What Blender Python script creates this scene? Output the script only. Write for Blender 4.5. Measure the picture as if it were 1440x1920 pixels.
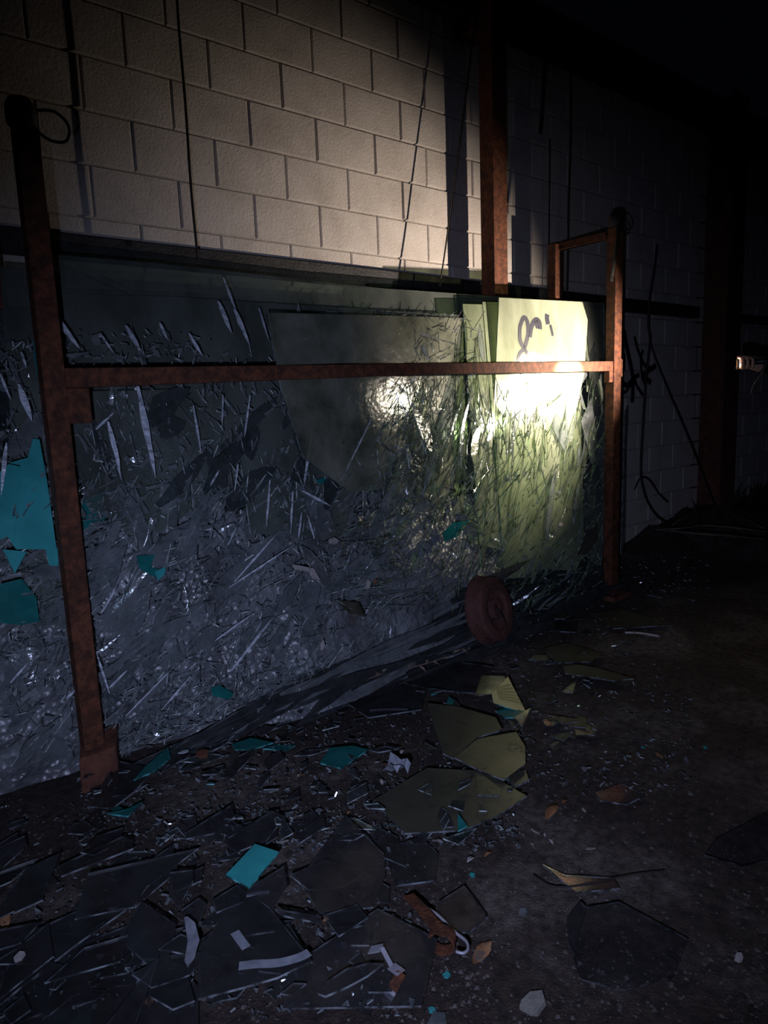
import bpy, math, random
from mathutils import Vector, Matrix, noise
random.seed(11)
sc = bpy.context.scene
col = sc.collection
for o in list(bpy.data.objects):
    bpy.data.objects.remove(o)

# ------------------------------------------------------------------ camera, world, light
F = 1290.0                         # focal length in pixels of the 1440x1920 frame
R = Matrix(((0.77595276, 0.12693054, -0.61788831),
            (-0.62967009, 0.09749249, -0.77072096),
            (-0.03758856, 0.98710883, 0.15557393)))
CAM = Vector((0, 0, 1.2))
cd = bpy.data.cameras.new('camera'); cam = bpy.data.objects.new('camera', cd); col.objects.link(cam)
cd.sensor_fit = 'VERTICAL'; cd.sensor_height = 24; cd.lens = 24 * F / 1920; cd.clip_start = 0.02
cam.matrix_world = Matrix.Translation(CAM) @ R.to_4x4()
sc.camera = cam
w = bpy.data.worlds.new('night'); sc.world = w; w.use_nodes = True
w.node_tree.nodes['Background'].inputs[0].default_value = (0.25, 0.3, 0.6, 1)
w.node_tree.nodes['Background'].inputs[1].default_value = 0.0022
sc.view_settings.view_transform = 'Standard'; sc.view_settings.look = 'None'
sc.view_settings.gamma = 1; sc.view_settings.use_curve_mapping = False
sc.view_settings.exposure = 0.0
sc.cycles.transparent_max_bounces = 32

TORCH = Vector((3.52, 1.57, 1.33))
def lamp(name, kind, loc, target, energy, colour, size=0.02, angle=60, blend=0.5):
    l = bpy.data.lights.new(name, kind); o = bpy.data.objects.new(name, l); col.objects.link(o)
    l.energy = energy; l.color = colour
    l.shadow_soft_size = size
    if kind == 'SPOT': l.spot_size = math.radians(angle); l.spot_blend = blend
    o.location = loc
    o.rotation_euler = (Vector(target) - Vector(loc)).to_track_quat('-Z', 'Y').to_euler()
    return o
# cold light held beside the camera
lamp('cold_handheld_light', 'SPOT', (-0.13, 0.0, 1.06), (1.75, 2.3, 0.25), 120, (0.54, 0.63, 1.0), 0.012, 88, 1.0)
# the torch in the hand at the right: hot core and wide spill
BEAM = Vector((3.09, 2.30, 1.305))
lamp('torch_core', 'SPOT', TORCH, BEAM, 3000, (1.0, 0.88, 0.66), 0.012, 17, 1.0)
lamp('torch_halo', 'SPOT', TORCH, (3.02, 2.30, 1.08), 140, (1.0, 0.90, 0.66), 0.012, 66, 1.0)
lamp('torch_spill', 'SPOT', TORCH, (2.84, 2.96, 1.53), 250, (1.0, 0.84, 0.70), 0.012, 84, 1.0)

# ------------------------------------------------------------------ helpers
def ray(px, py): return R @ Vector((px - 720, -(py - 960), -F))
def atY(px, py, Y):
    d = ray(px, py); return CAM + d * (Y / d.y)
def ground(px, py, z=0.0):
    d = ray(px, py); return CAM + d * ((z - CAM.z) / d.z)
def sstep(a, b, x):
    t = max(0, min(1, (x - a) / (b - a))); return t * t * (3 - 2 * t)
def pileY(x, z):                      # front face of the glass pile (z above ground)
    z -= 1.2
    if z > -.3: return 2.37 + .16 * (z + .3) / .85
    t = (-.3 - z) / .9
    B = .03 + .23 * sstep(.7, 1.5, x) - .11 * sstep(2.6, 3.3, x)
    return 2.37 - B * t ** 1.6
def onpile(px, py, off=0.0):
    y = 2.35
    for _ in range(8):
        p = atY(px, py, y); y = 0.5 * y + 0.5 * (pileY(p.x, max(0, p.z)) - off)
    return atY(px, py, y)
def tag(o, label=None, cat=None, group=None, kind=None):
    if label: o['label'] = label
    if cat: o['category'] = cat
    if group: o['group'] = group
    if kind: o['kind'] = kind
    return o
def empty(name, loc, label=None, cat=None, group=None):
    o = bpy.data.objects.new(name, None); col.objects.link(o); o.location = loc; o.empty_display_size = .05
    return tag(o, label, cat, group)
def mob(name, verts, faces, mats, parent=None, idx=None, smooth=False, loc=None):
    m = bpy.data.meshes.new(name)
    verts = [Vector(v) for v in verts]
    if loc is None:
        if parent is not None: base = Vector(parent.location)
        else:
            base = sum(verts, Vector()) / len(verts); base.z = min(v.z for v in verts)
    else: base = Vector(loc)
    m.from_pydata([v - base for v in verts], [], faces)
    for mt in (mats if isinstance(mats, (list, tuple)) else [mats]): m.materials.append(mt)
    if idx:
        for p, i in zip(m.polygons, idx): p.material_index = i
    if smooth:
        for p in m.polygons: p.use_smooth = True
    m.update()
    o = bpy.data.objects.new(name, m); col.objects.link(o)
    if parent is not None:
        o.parent = parent
        gp = Vector((0, 0, 0)) if parent.parent is None else Vector(parent.parent.location)
        o.location = (0, 0, 0)
    else: o.location = base
    return o
BF = [(0, 3, 2, 1), (4, 5, 6, 7), (0, 1, 5, 4), (1, 2, 6, 5), (2, 3, 7, 6), (3, 0, 4, 7)]
def boxv(x0, x1, y0, y1, z0, z1, b=0.0):
    return [(x0, y0, z0), (x1, y0, z0), (x1, y1, z0), (x0, y1, z0), (x0, y0, z1), (x1, y0, z1), (x1, y1, z1), (x0, y1, z1)]
def bevel(o, wd=.004, seg=2):
    md = o.modifiers.new('bevel', 'BEVEL'); md.width = wd; md.segments = seg; md.limit_method = 'ANGLE'; return o
def box(name, b, mat, parent=None, bv=.003):
    o = mob(name, boxv(*b), BF, mat, parent)
    if bv: bevel(o, bv)
    return o
class MB:
    def __init__(s): s.v = []; s.f = []; s.i = []
    def add(s, v, f, k=0):
        n = len(s.v); s.v += [Vector(q) for q in v]; s.f += [tuple(a + n for a in q) for q in f]; s.i += [k] * len(f)
    def box(s, *b): s.add(boxv(*b), BF)
    def build(s, name, mats, parent=None, smooth=False, loc=None): return mob(name, s.v, s.f, mats, parent, s.i, smooth, loc)
def tubevf(pts, r, seg=8, r2=None):
    pts = [Vector(p) for p in pts]; V = []; Fc = []
    up = Vector((0.31, 0.2, 0.93)).normalized()
    n = len(pts)
    for i, p in enumerate(pts):
        t = (pts[min(i + 1, n - 1)] - pts[max(i - 1, 0)]).normalized()
        a = t.cross(up)
        if a.length < 1e-3: a = t.cross(Vector((1, 0, 0)))
        a.normalize(); b = t.cross(a)
        rr = r if r2 is None else r + (r2 - r) * i / (n - 1)
        for k in range(seg):
            an = 2 * math.pi * k / seg; V.append(p + (a * math.cos(an) + b * math.sin(an)) * rr)
    for i in range(n - 1):
        for k in range(seg):
            Fc.append((i * seg + k, i * seg + (k + 1) % seg, (i + 1) * seg + (k + 1) % seg, (i + 1) * seg + k))
    Fc.append(tuple(range(seg))[::-1]); Fc.append(tuple((n - 1) * seg + k for k in range(seg)))
    return V, Fc
def smoothpts(pts, n=6):
    pts = [Vector(p) for p in pts]; out = []
    for i in range(len(pts) - 1):
        p0 = pts[max(i - 1, 0)]; p1 = pts[i]; p2 = pts[i + 1]; p3 = pts[min(i + 2, len(pts) - 1)]
        for k in range(n):
            t = k / n
            out.append(0.5 * ((2 * p1) + (p2 - p0) * t + (2 * p0 - 5 * p1 + 4 * p2 - p3) * t * t + (3 * p1 - p0 - 3 * p2 + p3) * t ** 3))
    out.append(pts[-1]); return out
def tube(name, pts, r, mat, parent=None, seg=8, n=6, r2=None):
    V, Fc = tubevf(smoothpts(pts, n) if n > 1 else pts, r, seg, r2)
    return mob(name, V, Fc, mat, parent, smooth=True)

# ------------------------------------------------------------------ materials
def newmat(name):
    m = bpy.data.materials.new(name); m.use_nodes = True
    nt = m.node_tree; nt.nodes.clear()
    return m, nt, nt.nodes.new('ShaderNodeOutputMaterial')
def N(nt, t, **k):
    n = nt.nodes.new(t)
    for a, b in k.items():
        if a.startswith('_'): setattr(n, a[1:], b)
        else: n.inputs[a.replace('0', ' ')].default_value = b
    return n
def ramp(nt, fac, stops):
    r = nt.nodes.new('ShaderNodeValToRGB'); e = r.color_ramp.elements
    while len(e) < len(stops): e.new(0.5)
    for k, (p, c) in enumerate(stops): e[k].position = p; e[k].color = (*c, 1) if len(c) == 3 else c
    nt.links.new(fac, r.inputs[0]); return r
def mottled(name, stops, scale=8, rough=0.8, bump=0.3, bscale=60, metallic=0.0, spec=0.4, detail=8, bdist=.01):
    m, nt, out = newmat(name)
    tc = nt.nodes.new('ShaderNodeTexCoord'); geo = nt.nodes.new('ShaderNodeNewGeometry')
    n1 = N(nt, 'ShaderNodeTexNoise', Scale=scale, Detail=detail, Roughness=.65); nt.links.new(geo.outputs['Position'], n1.inputs['Vector'])
    n2 = N(nt, 'ShaderNodeTexNoise', Scale=bscale, Detail=6.0, Roughness=.6); nt.links.new(geo.outputs['Position'], n2.inputs['Vector'])
    r = ramp(nt, n1.outputs['Fac'], stops)
    p = N(nt, 'ShaderNodeBsdfPrincipled', Roughness=rough, Metallic=metallic); p.inputs['Specular IOR Level'].default_value = spec
    nt.links.new(r.outputs[0], p.inputs['Base Color'])
    b = N(nt, 'ShaderNodeBump', Strength=bump, Distance=bdist); nt.links.new(n2.outputs['Fac'], b.inputs['Height']); nt.links.new(b.outputs[0], p.inputs['Normal'])
    nt.links.new(p.outputs[0], out.inputs[0]); return m
def glass(name, tint, dust, dmin, dmax, rough=.12, scale=9, spec=.8, bump=.25, bscale=14, stretch=(1, 1, 1)):
    """dusty sheet glass: a clear tinted part and a dusty reflective part mixed by a noise"""
    m, nt, out = newmat(name)
    geo = nt.nodes.new('ShaderNodeNewGeometry')
    mp = N(nt, 'ShaderNodeMapping'); mp.inputs['Scale'].default_value = stretch; nt.links.new(geo.outputs['Position'], mp.inputs[0])
    n1 = N(nt, 'ShaderNodeTexNoise', Scale=scale, Detail=7.0, Roughness=.62); nt.links.new(mp.outputs[0], n1.inputs['Vector'])
    n2 = N(nt, 'ShaderNodeTexNoise', Scale=bscale, Detail=3.0, Roughness=.5); nt.links.new(mp.outputs[0], n2.inputs['Vector'])
    mr = N(nt, 'ShaderNodeMapRange'); mr.inputs[1].default_value = .3; mr.inputs[2].default_value = .7; mr.inputs[3].default_value = dmin; mr.inputs[4].default_value = dmax
    nt.links.new(n1.outputs['Fac'], mr.inputs[0])
    tr = N(nt, 'ShaderNodeBsdfTransparent'); tr.inputs[0].default_value = (*tint, 1)
    p = N(nt, 'ShaderNodeBsdfPrincipled', Roughness=rough); p.inputs['Base Color'].default_value = (*dust, 1); p.inputs['Specular IOR Level'].default_value = spec
    b = N(nt, 'ShaderNodeBump', Strength=bump, Distance=.01); nt.links.new(n2.outputs['Fac'], b.inputs['Height']); nt.links.new(b.outputs[0], p.inputs['Normal'])
    mx = nt.nodes.new('ShaderNodeMixShader'); nt.links.new(mr.outputs[0], mx.inputs[0]); nt.links.new(tr.outputs[0], mx.inputs[1]); nt.links.new(p.outputs[0], mx.inputs[2])
    nt.links.new(mx.outputs[0], out.inputs[0]); return m
def edge(name, c, rough=.2, spec=1.0):
    m, nt, out = newmat(name)
    geo = nt.nodes.new('ShaderNodeNewGeometry')
    n1 = N(nt, 'ShaderNodeTexNoise', Scale=26.0, Detail=3.0); nt.links.new(geo.outputs['Position'], n1.inputs['Vector'])
    r = ramp(nt, n1.outputs['Fac'], [(.42, tuple(k * .12 for k in c)), (.62, c)])
    p = N(nt, 'ShaderNodeBsdfPrincipled', Roughness=rough); p.inputs['Specular IOR Level'].default_value = spec
    nt.links.new(r.outputs[0], p.inputs['Base Color']); nt.links.new(p.outputs[0], out.inputs[0]); return m

M = {}
M['block'] = mottled('painted_block', [(.3, (.39, .345, .305)), (.5, (.49, .44, .395)), (.72, (.56, .51, .465))], 5, .85, .55, 90)
M['mortar'] = mottled('mortar', [(.3, (.30, .275, .24)), (.7, (.42, .385, .34))], 12, .95, .5, 70)
M['rust'] = mottled('rust', [(.3, (.028, .010, .007)), (.48, (.085, .028, .013)), (.62, (.15, .048, .020)), (.8, (.07, .023, .014))], 30, .72, .7, 120, .0, .35)
M['rustdark'] = mottled('dark_rust', [(.3, (.05, .018, .012)), (.55, (.13, .044, .026)), (.75, (.19, .07, .035))], 18, .8, .7, 90)
M['steel'] = mottled('black_steel', [(.35, (.008, .008, .009)), (.65, (.03, .029, .03))], 14, .6, .5, 80)
M['cable'] = mottled('cable_rubber', [(.3, (.012, .012, .012)), (.7, (.035, .033, .03))], 30, .6, .2, 90)
M['paint'] = mottled('black_spray', [(.3, (.006, .006, .009)), (.7, (.02, .02, .03))], 20, .7, .1, 90)
M['violet'] = mottled('violet_marker', [(.3, (.008, .008, .016)), (.7, (.018, .018, .035))], 20, .6, .1, 90)
M['core'] = None
M['pane'] = glass('dusty_pane', (.62, .68, .66), (.25, .27, .24), .10, .38, .13, 5, .8, .18, 9, (1, 1, .5))
M['paneg'] = glass('green_pane', (.64, .74, .57), (.40, .44, .30), .14, .45, .12, 6, .8, .15, 8, (1, 1, .35))
M['hazy'] = glass('hazy_scratched_glass', (.68, .74, .66), (.25, .255, .20), .12, .75, .17, 6, 1.0, .3, 16)
M['milky'] = glass('milky_glass', (.62, .68, .5), (.44, .47, .35), .25, .66, .16, 6, .8, .12, 8, (1, 1, .35))
M['fan'] = glass('fan_glass', (.82, .87, .78), (.34, .36, .28), .08, .32, .14, 10, 1, .3, 20)
M['clear'] = glass('clear_plate', (.86, .86, .88), (.08, .08, .085), .02, .12, .14, 8, 1, .1, 9)
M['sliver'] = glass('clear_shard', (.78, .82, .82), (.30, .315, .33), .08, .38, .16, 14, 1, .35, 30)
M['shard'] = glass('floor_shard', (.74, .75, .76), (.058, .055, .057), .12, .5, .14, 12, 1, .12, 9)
M['olive'] = glass('olive_shard', (.55, .54, .45), (.085, .080, .060), .45, .7, .35, 9, .6, .2, 20)
M['teal'] = glass('teal_shard', (.12, .50, .48), (.045, .36, .36), .6, .95, .2, 8, .7, .12, 12)
M['tealdeep'] = glass('deep_teal_shard', (.10, .45, .42), (.02, .20, .19), .4, .8, .16, 12, .8, .2, 16)
M['edge'] = edge('pale_glass_edge', (.52, .58, .58))  # pale frosted edge; specular streaks are put into its colour too
M['gedge'] = edge('green_glass_edge', (.30, .47, .25))
M['dedge'] = edge('dark_glass_edge', (.20, .23, .25))
M['tedge'] = edge('teal_glass_edge', (.15, .6, .6))
M['skin'] = mottled('skin', [(.3, (.50, .27, .18)), (.7, (.60, .34, .24))], 40, .5, .1, 200)
M['cloth'] = mottled('dark_cloth', [(.3, (.006, .006, .008)), (.7, (.014, .014, .018))], 30, .95, .3, 300)
M['hair'] = mottled('dark_hair', [(.3, (.008, .006, .005)), (.7, (.02, .014, .01))], 60, .6, .4, 300)
M['torch'] = mottled('torch_black', [(.3, (.01, .01, .01)), (.7, (.02, .02, .022))], 30, .35, .1, 200)
M['leaf'] = mottled('dry_leaf', [(.3, (.12, .045, .018)), (.5, (.28, .12, .05)), (.7, (.42, .25, .13))], 30, .8, .3, 100)
M['pale'] = mottled('pale_chip', [(.3, (.28, .25, .24)), (.7, (.46, .42, .40))], 30, .8, .3, 100)
M['palestone'] = mottled('pale_stone', [(.3, (.16, .15, .13)), (.7, (.27, .25, .21))], 30, .9, .5, 100)
M['stone'] = mottled('stone', [(.3, (.045, .037, .034)), (.7, (.12, .10, .092))], 40, .85, .4, 120)
M['straw'] = mottled('dry_stem', [(.3, (.10, .065, .05)), (.7, (.22, .16, .13))], 40, .85, .3, 120)
M['yellow'] = glass('yellow_lit_ribbed_glass', (.5, .5, .3), (.62, .55, .22), .75, .95, .4, 20, .6, .2, 30)  # yellow of the torchlit patch put into the glass colour
M['zinc'] = mottled('zinc', [(.35, (.30, .29, .33)), (.6, (.40, .38, .43)), (.72, (.24, .10, .04))], 14, .45, .2, 80, .3)
M['weed'] = mottled('weed', [(.3, (.016, .02, .009)), (.7, (.035, .042, .018))], 20, .9, .3, 60)
M['chipped'] = glass('glint_white_glass', (.8, .84, .88), (.72, .76, .84), .0, 1.0, .3, 30, 1, .4, 60, (1, 1, 2.5))  # white streak highlights put into the glass colour
M['bedge'] = edge('glint_white_edge', (.85, .88, .95))  # edge colour of the painted streak highlights
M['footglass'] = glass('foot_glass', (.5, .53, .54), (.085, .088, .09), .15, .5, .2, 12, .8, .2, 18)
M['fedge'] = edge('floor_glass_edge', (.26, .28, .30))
# dirt ground
m, nt, out = newmat('dirt'); M['dirt'] = m
geo = nt.nodes.new('ShaderNodeNewGeometry')
def nz(s, d=8., r=.65):
    n = N(nt, 'ShaderNodeTexNoise', Scale=s, Detail=d, Roughness=r); nt.links.new(geo.outputs['Position'], n.inputs['Vector']); return n
n1 = nz(1.6); n2 = nz(34.); n3 = nz(150., 4.)
r1 = ramp(nt, n1.outputs['Fac'], [(.40, (.058, .036, .028)), (.50, (.075, .052, .043)), (.58, (.16, .132, .122)), (.75, (.20, .165, .155))])
r2 = ramp(nt, n2.outputs['Fac'], [(.35, (.25, .2, .18)), (.55, (.9, .85, .8)), (.75, (1.5, 1.45, 1.4))])
mx = nt.nodes.new('ShaderNodeMixRGB'); mx.blend_type = 'MULTIPLY'; mx.inputs[0].default_value = 1
nt.links.new(r1.outputs[0], mx.inputs[1]); nt.links.new(r2.outputs[0], mx.inputs[2])
p = N(nt, 'ShaderNodeBsdfPrincipled', Roughness=.85); nt.links.new(mx.outputs[0], p.inputs['Base Color'])
ad = N(nt, 'ShaderNodeMath', _operation='ADD'); nt.links.new(n2.outputs['Fac'], ad.inputs[0]); nt.links.new(n3.outputs['Fac'], ad.inputs[1])
b = N(nt, 'ShaderNodeBump', Strength=1.0, Distance=.02); nt.links.new(ad.outputs[0], b.inputs['Height']); nt.links.new(b.outputs[0], p.inputs['Normal'])
nt.links.new(p.outputs[0], out.inputs[0])
# crushed glass core of the pile: facets with their own normals
m, nt, out = newmat('crushed_glass'); M['core'] = m
geo = nt.nodes.new('ShaderNodeNewGeometry')
vo = N(nt, 'ShaderNodeTexVoronoi', Scale=42.0); nt.links.new(geo.outputs['Position'], vo.inputs['Vector'])
n1 = N(nt, 'ShaderNodeTexNoise', Scale=3.5, Detail=9.0, Roughness=.7); nt.links.new(geo.outputs['Position'], n1.inputs['Vector'])
r1 = ramp(nt, n1.outputs['Fac'], [(.36, (.06, .062, .068)), (.52, (.13, .135, .145)), (.68, (.26, .27, .285))])
p = N(nt, 'ShaderNodeBsdfPrincipled', Roughness=.34); p.inputs['Specular IOR Level'].default_value = .45
nt.links.new(r1.outputs[0], p.inputs['Base Color'])
b = N(nt, 'ShaderNodeBump', Strength=.35, Distance=.02); nt.links.new(vo.outputs['Distance'], b.inputs['Height']); nt.links.new(b.outputs[0], p.inputs['Normal'])
nt.links.new(p.outputs[0], out.inputs[0])

# ------------------------------------------------------------------ ground
WY = 2.96
def gz(x, y):
    z = 0.018 * noise.noise(Vector((x * 2.1, y * 2.1, .3))) + .008 * noise.noise(Vector((x * 8, y * 8, 1.)))
    d = math.hypot((x - 6.3) / 1.7, (y - 2.9) / .95)
    z += .22 * max(0, 1 - d * d) * (1 + .35 * noise.noise(Vector((x * 5, y * 5, 2.))))
    return z
V = []; Fc = []
nx, ny = 150, 90; X0, X1, Y0, Y1 = -2.2, 12.0, -1.2, 6.5
for j in range(ny + 1):
    for i in range(nx + 1):
        x = X0 + (X1 - X0) * i / nx; y = Y0 + (Y1 - Y0) * j / ny
        V.append((x, y, gz(x, y)))
for j in range(ny):
    for i in range(nx):
        a = j * (nx + 1) + i; Fc.append((a, a + 1, a + nx + 2, a + nx + 1))
floor = mob('floor', V, Fc, M['dirt'], smooth=True, loc=(0, 0, 0)); tag(floor, 'dark dirt and broken concrete floor strewn with glass', kind='structure')

# ------------------------------------------------------------------ block wall
WX0, WX1 = -1.6, 9.6
wall = box('wall_back', (WX0, WX1, WY + .003, WY + .19, -.05, 3.30), M['mortar'], bv=0)
tag(wall, 'off-white painted concrete block wall', kind='structure')
wall.location = wall.location
bm_cache = {}
def block_mesh(L, H, v):
    k = (round(L, 3), round(H, 3), v)
    if k in bm_cache: return bm_cache[k]
    rnd = random.Random(v * 7 + 1)
    c = .005; hx, hz = L / 2 - .0035, H / 2 - .0035; d = .006 + .0015 * v
    vs = [(-hx, .03, -hz), (hx, .03, -hz), (hx, .03, hz), (-hx, .03, hz),
          (-hx, -.002, -hz), (hx, -.002, -hz), (hx, -.002, hz), (-hx, -.002, hz),
          (-hx + c, -d, -hz + c), (hx - c, -d, -hz + c), (hx - c, -d, hz - c), (-hx + c, -d, hz - c)]
    vs = [(x + rnd.uniform(-.0012, .0012), y, z + rnd.uniform(-.0012, .0012)) for x, y, z in vs]
    fs = [(0, 1, 5, 4), (1, 2, 6, 5), (2, 3, 7, 6), (3, 0, 4, 7), (4, 5, 9, 8), (5, 6, 10, 9), (6, 7, 11, 10), (7, 4, 8, 11), (8, 9, 10, 11)]
    me = bpy.data.meshes.new('concrete_block'); me.from_pydata(vs, [], fs); me.materials.append(M['block']); me.update()
    bm_cache[k] = me; return me
bl, bh = .362, .2
nb = 0
for k in range(-10, 7):
    z0 = 1.975 + bh * k; z1 = z0 + bh
    if z1 < .05: continue
    if z0 > 3.25: continue
    zt = min(z1, 3.3); zb = max(z0, 0.0)
    off = 1.13 + (0 if k % 2 else .181)
    n0 = math.floor((-.5 - off) / bl)
    for i in range(n0, n0 + 28):
        xa = off + i * bl; xb = xa + bl; xc = (xa + xb) / 2
        if xb > 8.3 or xa < -.7: continue
        if z1 < 1.85 and xa < 4.2: continue
        if xa > 6.2 and (k % 1 == 0) and z0 > 2.7: continue
        me = block_mesh(bl, zt - zb, random.randrange(3))
        o = bpy.data.objects.new('concrete_block', me); col.objects.link(o); o.parent = wall
        o.location = Vector((xc, WY + .003 - .003, (zt + zb) / 2)) - wall.location; nb += 1
print('blocks', nb)
# far end return, roof edge beam
beam = box('trim_1', (WX0, WX1, WY - .10, WY + .22, 3.27, 3.52), M['steel']); tag(beam, 'black steel beam along the top of the block wall', kind='structure')
# girt
girt = box('trim_2', (WX0, 5.72, WY - .075, WY + .002, 1.80, 1.815), M['steel'], bv=.001)
tag(girt, 'black steel angle running along the block wall', kind='structure')
box('flange', (WX0, 5.72, WY - .075, WY - .067, 1.815, 1.885), M['steel'], girt, bv=.001)
g2 = box('trim_3', (6.05, WX1, WY - .06, WY + .002, 1.80, 1.87), M['steel']); tag(g2, 'black steel angle beyond the dark column', kind='structure')

# ------------------------------------------------------------------ dark column at right (I section)
cx = 5.92
colm = empty('steel_column', (cx, 2.84, 0), 'tall dark rust-brown steel column against the wall, right of the black wall graffiti', 'column')
box('web', (cx - .012, cx + .012, 2.72, 2.955, 0, 3.5), M['rustdark'], colm)
box('flange', (cx - .13, cx + .13, 2.70, 2.72, 0, 3.5), M['rustdark'], colm)
box('flange', (cx - .13, cx + .13, 2.955, 2.97, 0, 3.5), M['rustdark'], colm)
box('base_plate', (cx - .19, cx + .19, 2.62, 3.0, .0, .03), M['rustdark'], colm)

# ------------------------------------------------------------------ tall post behind the rack
tp = empty('tall_steel_post', (3.07, 2.745, 0), 'tall rusty steel post rising behind the glass to the roof beam', 'post')
m_ = MB(); m_.box(3.02, 3.13, 2.70, 2.708, 0, 3.4); m_.box(3.02, 3.028, 2.708, 2.79, 0, 3.4); m_.box(3.02, 3.13, 2.79, 2.798, 0, 3.4); 
m_.build('channel', M['rust'], tp)
box('cleat', (3.00, 3.15, 2.798, 2.955, 3.18, 3.25), M['rust'], tp)

# ------------------------------------------------------------------ rack
rk = empty('glass_rack', (2.05, 2.28, 0), 'rusty steel frame holding the broken glass sheets upright', 'rack')
def tubebox(name, b, mat, parent): return box(name, b, mat, parent, .004)
# left front post: X .53-.59 ; right front post X 3.50-3.57
tubebox('front_post', (.528, .592, 2.255, 2.315, .03, 2.02), M['rust'], rk)
rp = tubebox('front_post', (3.515, 3.585, 2.255, 2.315, .02, 2.11), M['rust'], rk)
tubebox('rear_post', (3.475, 3.545, 2.63, 2.69, .02, 2.09), M['rust'], rk)
tubebox('rear_post', (.47, .53, 2.66, 2.72, .02, 2.05), M['rustdark'], rk)
tubebox('top_arm', (3.505, 3.545, 2.315, 2.63, 2.055, 2.095), M['rust'], rk)
rail_v = []
z0, z1 = 1.283, 1.338
for x, za, zb in ((.592, 1.283, 1.343), (2.05, 1.318, 1.366), (3.515, 1.333, 1.388)):
    rail_v += [(x, 2.262, za), (x, 2.262, zb), (x, 2.302, zb), (x, 2.302, za)]
rf = []
for i in range(2):
    for k in range(4): rf.append((i * 4 + k, i * 4 + (k + 1) % 4, i * 4 + 4 + (k + 1) % 4, i * 4 + 4 + k))
rf += [(3, 2, 1, 0), (8, 9, 10, 11)]
bevel(mob('rail', rail_v, rf, M['rust'], rk), .003)
tubebox('bracket', (.592, .66, 2.262, 2.300, 1.175, 1.283), M['rust'], rk)
tubebox('bracket', (3.48, 3.515, 2.262, 2.30, 1.27, 1.333), M['rust'], rk)
tubebox('bracket', (3.585, 3.60, 2.255, 2.315, 1.30, 1.40), M['rust'], rk)
# foot: bent plate
fp = MB(); fp.add([(.495, 2.215, .0), (.61, 2.20, .0), (.66, 2.34, .0), (.53, 2.36, .0), (.50, 2.225, .115), (.615, 2.215, .125), (.66, 2.33, .15), (.54, 2.34, .14)], BF)
bevel(fp.build('foot', M['rustdark'], rk), .006)
fp = MB(); fp.box(3.46, 3.64, 2.20, 2.37, 0, .03); fp.build('foot', M['rustdark'], rk)
tubebox('base_rail', (.592, 3.515, 2.66, 2.70, .03, .09), M['rustdark'], rk)
# knobs on top of the left and right posts
def knob(x, z, nm, lab, loopdir, mat):
    e = empty(nm, (x, 2.285, z), lab, 'bolt')
    mm = MB()
    prof = [(0, 0), (.032, 0), (.042, .012), (.042, .055), (.03, .078), (0, .084)]
    sg = 12
    vs = []; fs = []
    for r_, h_ in prof[1:-1]:
        for k in range(sg): vs.append((x + r_ * math.cos(k * 2 * math.pi / sg), 2.285 + r_ * math.sin(k * 2 * math.pi / sg), z + h_))
    for i in range(3):
        for k in range(sg): fs.append((i * sg + k, i * sg + (k + 1) % sg, (i + 1) * sg + (k + 1) % sg, (i + 1) * sg + k))
    fs.append(tuple(range(sg))[::-1]); fs.append(tuple(3 * sg + k for k in range(sg)))
    mm.add(vs, fs); mm.build('knob', mat, e, True)
    s = loopdir
    V_, F_ = tubevf(smoothpts([(x + .035 * s, 2.285, z + .055), (x + .09 * s, 2.28, z + .062), (x + .125 * s, 2.275, z + .03), (x + .115 * s, 2.275, z - .015), (x + .07 * s, 2.28, z - .02), (x + .02 * s, 2.25, z - .004)]), .0045, 6)
    mob('wire_loop', V_, F_, M['cable'], e, smooth=True)
knob(.555, 2.02, 'post_cap', 'dark round cap with a wire loop on the top of the left rack post', 1, M['steel'])
knob(3.55, 2.11, 'post_cap', 'dark round cap with a small wire loop on the right rack post', 1, M['steel'])
V_, F_ = tubevf([(3.535, 2.25, 2.13), (3.50, 2.248, 1.98), (3.47, 2.25, 1.84)], .009, 6)
tag(mob('strap', V_, F_, M['cable'], smooth=True), 'dark strap hanging from the top of the right rack post', 'strap')
e = box('metal_tag', (3.45, 3.478, 2.246, 2.25, 1.815, 1.838), M['steel'], bv=0); tag(e, 'small dark tag at the end of the strap on the right post', 'tag')

# ------------------------------------------------------------------ glass pieces
def prism(name, pts, nrm, th, mats, parent=None):
    """closed sheet from a planar polygon pts (3D), thickness th along -nrm; mats = [face, edge]"""
    pts = [Vector(p) for p in pts]; n = len(pts); nrm = Vector(nrm).normalized()
    ar = Vector()
    for i in range(n): ar += pts[i].cross(pts[(i + 1) % n])
    if ar.dot(nrm) < 0: pts = pts[::-1]
    V = pts + [p - nrm * th for p in pts]
    Fc = [tuple(range(n)), tuple(range(2 * n - 1, n - 1, -1))] + [(i, n + i, n + (i + 1) % n, (i + 1) % n) for i in range(n)]
    return mob(name, V, Fc, mats, parent, [0, 0] + [1] * n)
def jag(p, q, n, amp, rnd=random):
    out = [p]
    for i in range(1, n): 
        t = i / n; out.append((p[0] + (q[0] - p[0]) * t + rnd.uniform(-amp, amp), p[1] + (q[1] - p[1]) * t + rnd.uniform(-amp, amp)))
    return out
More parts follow.
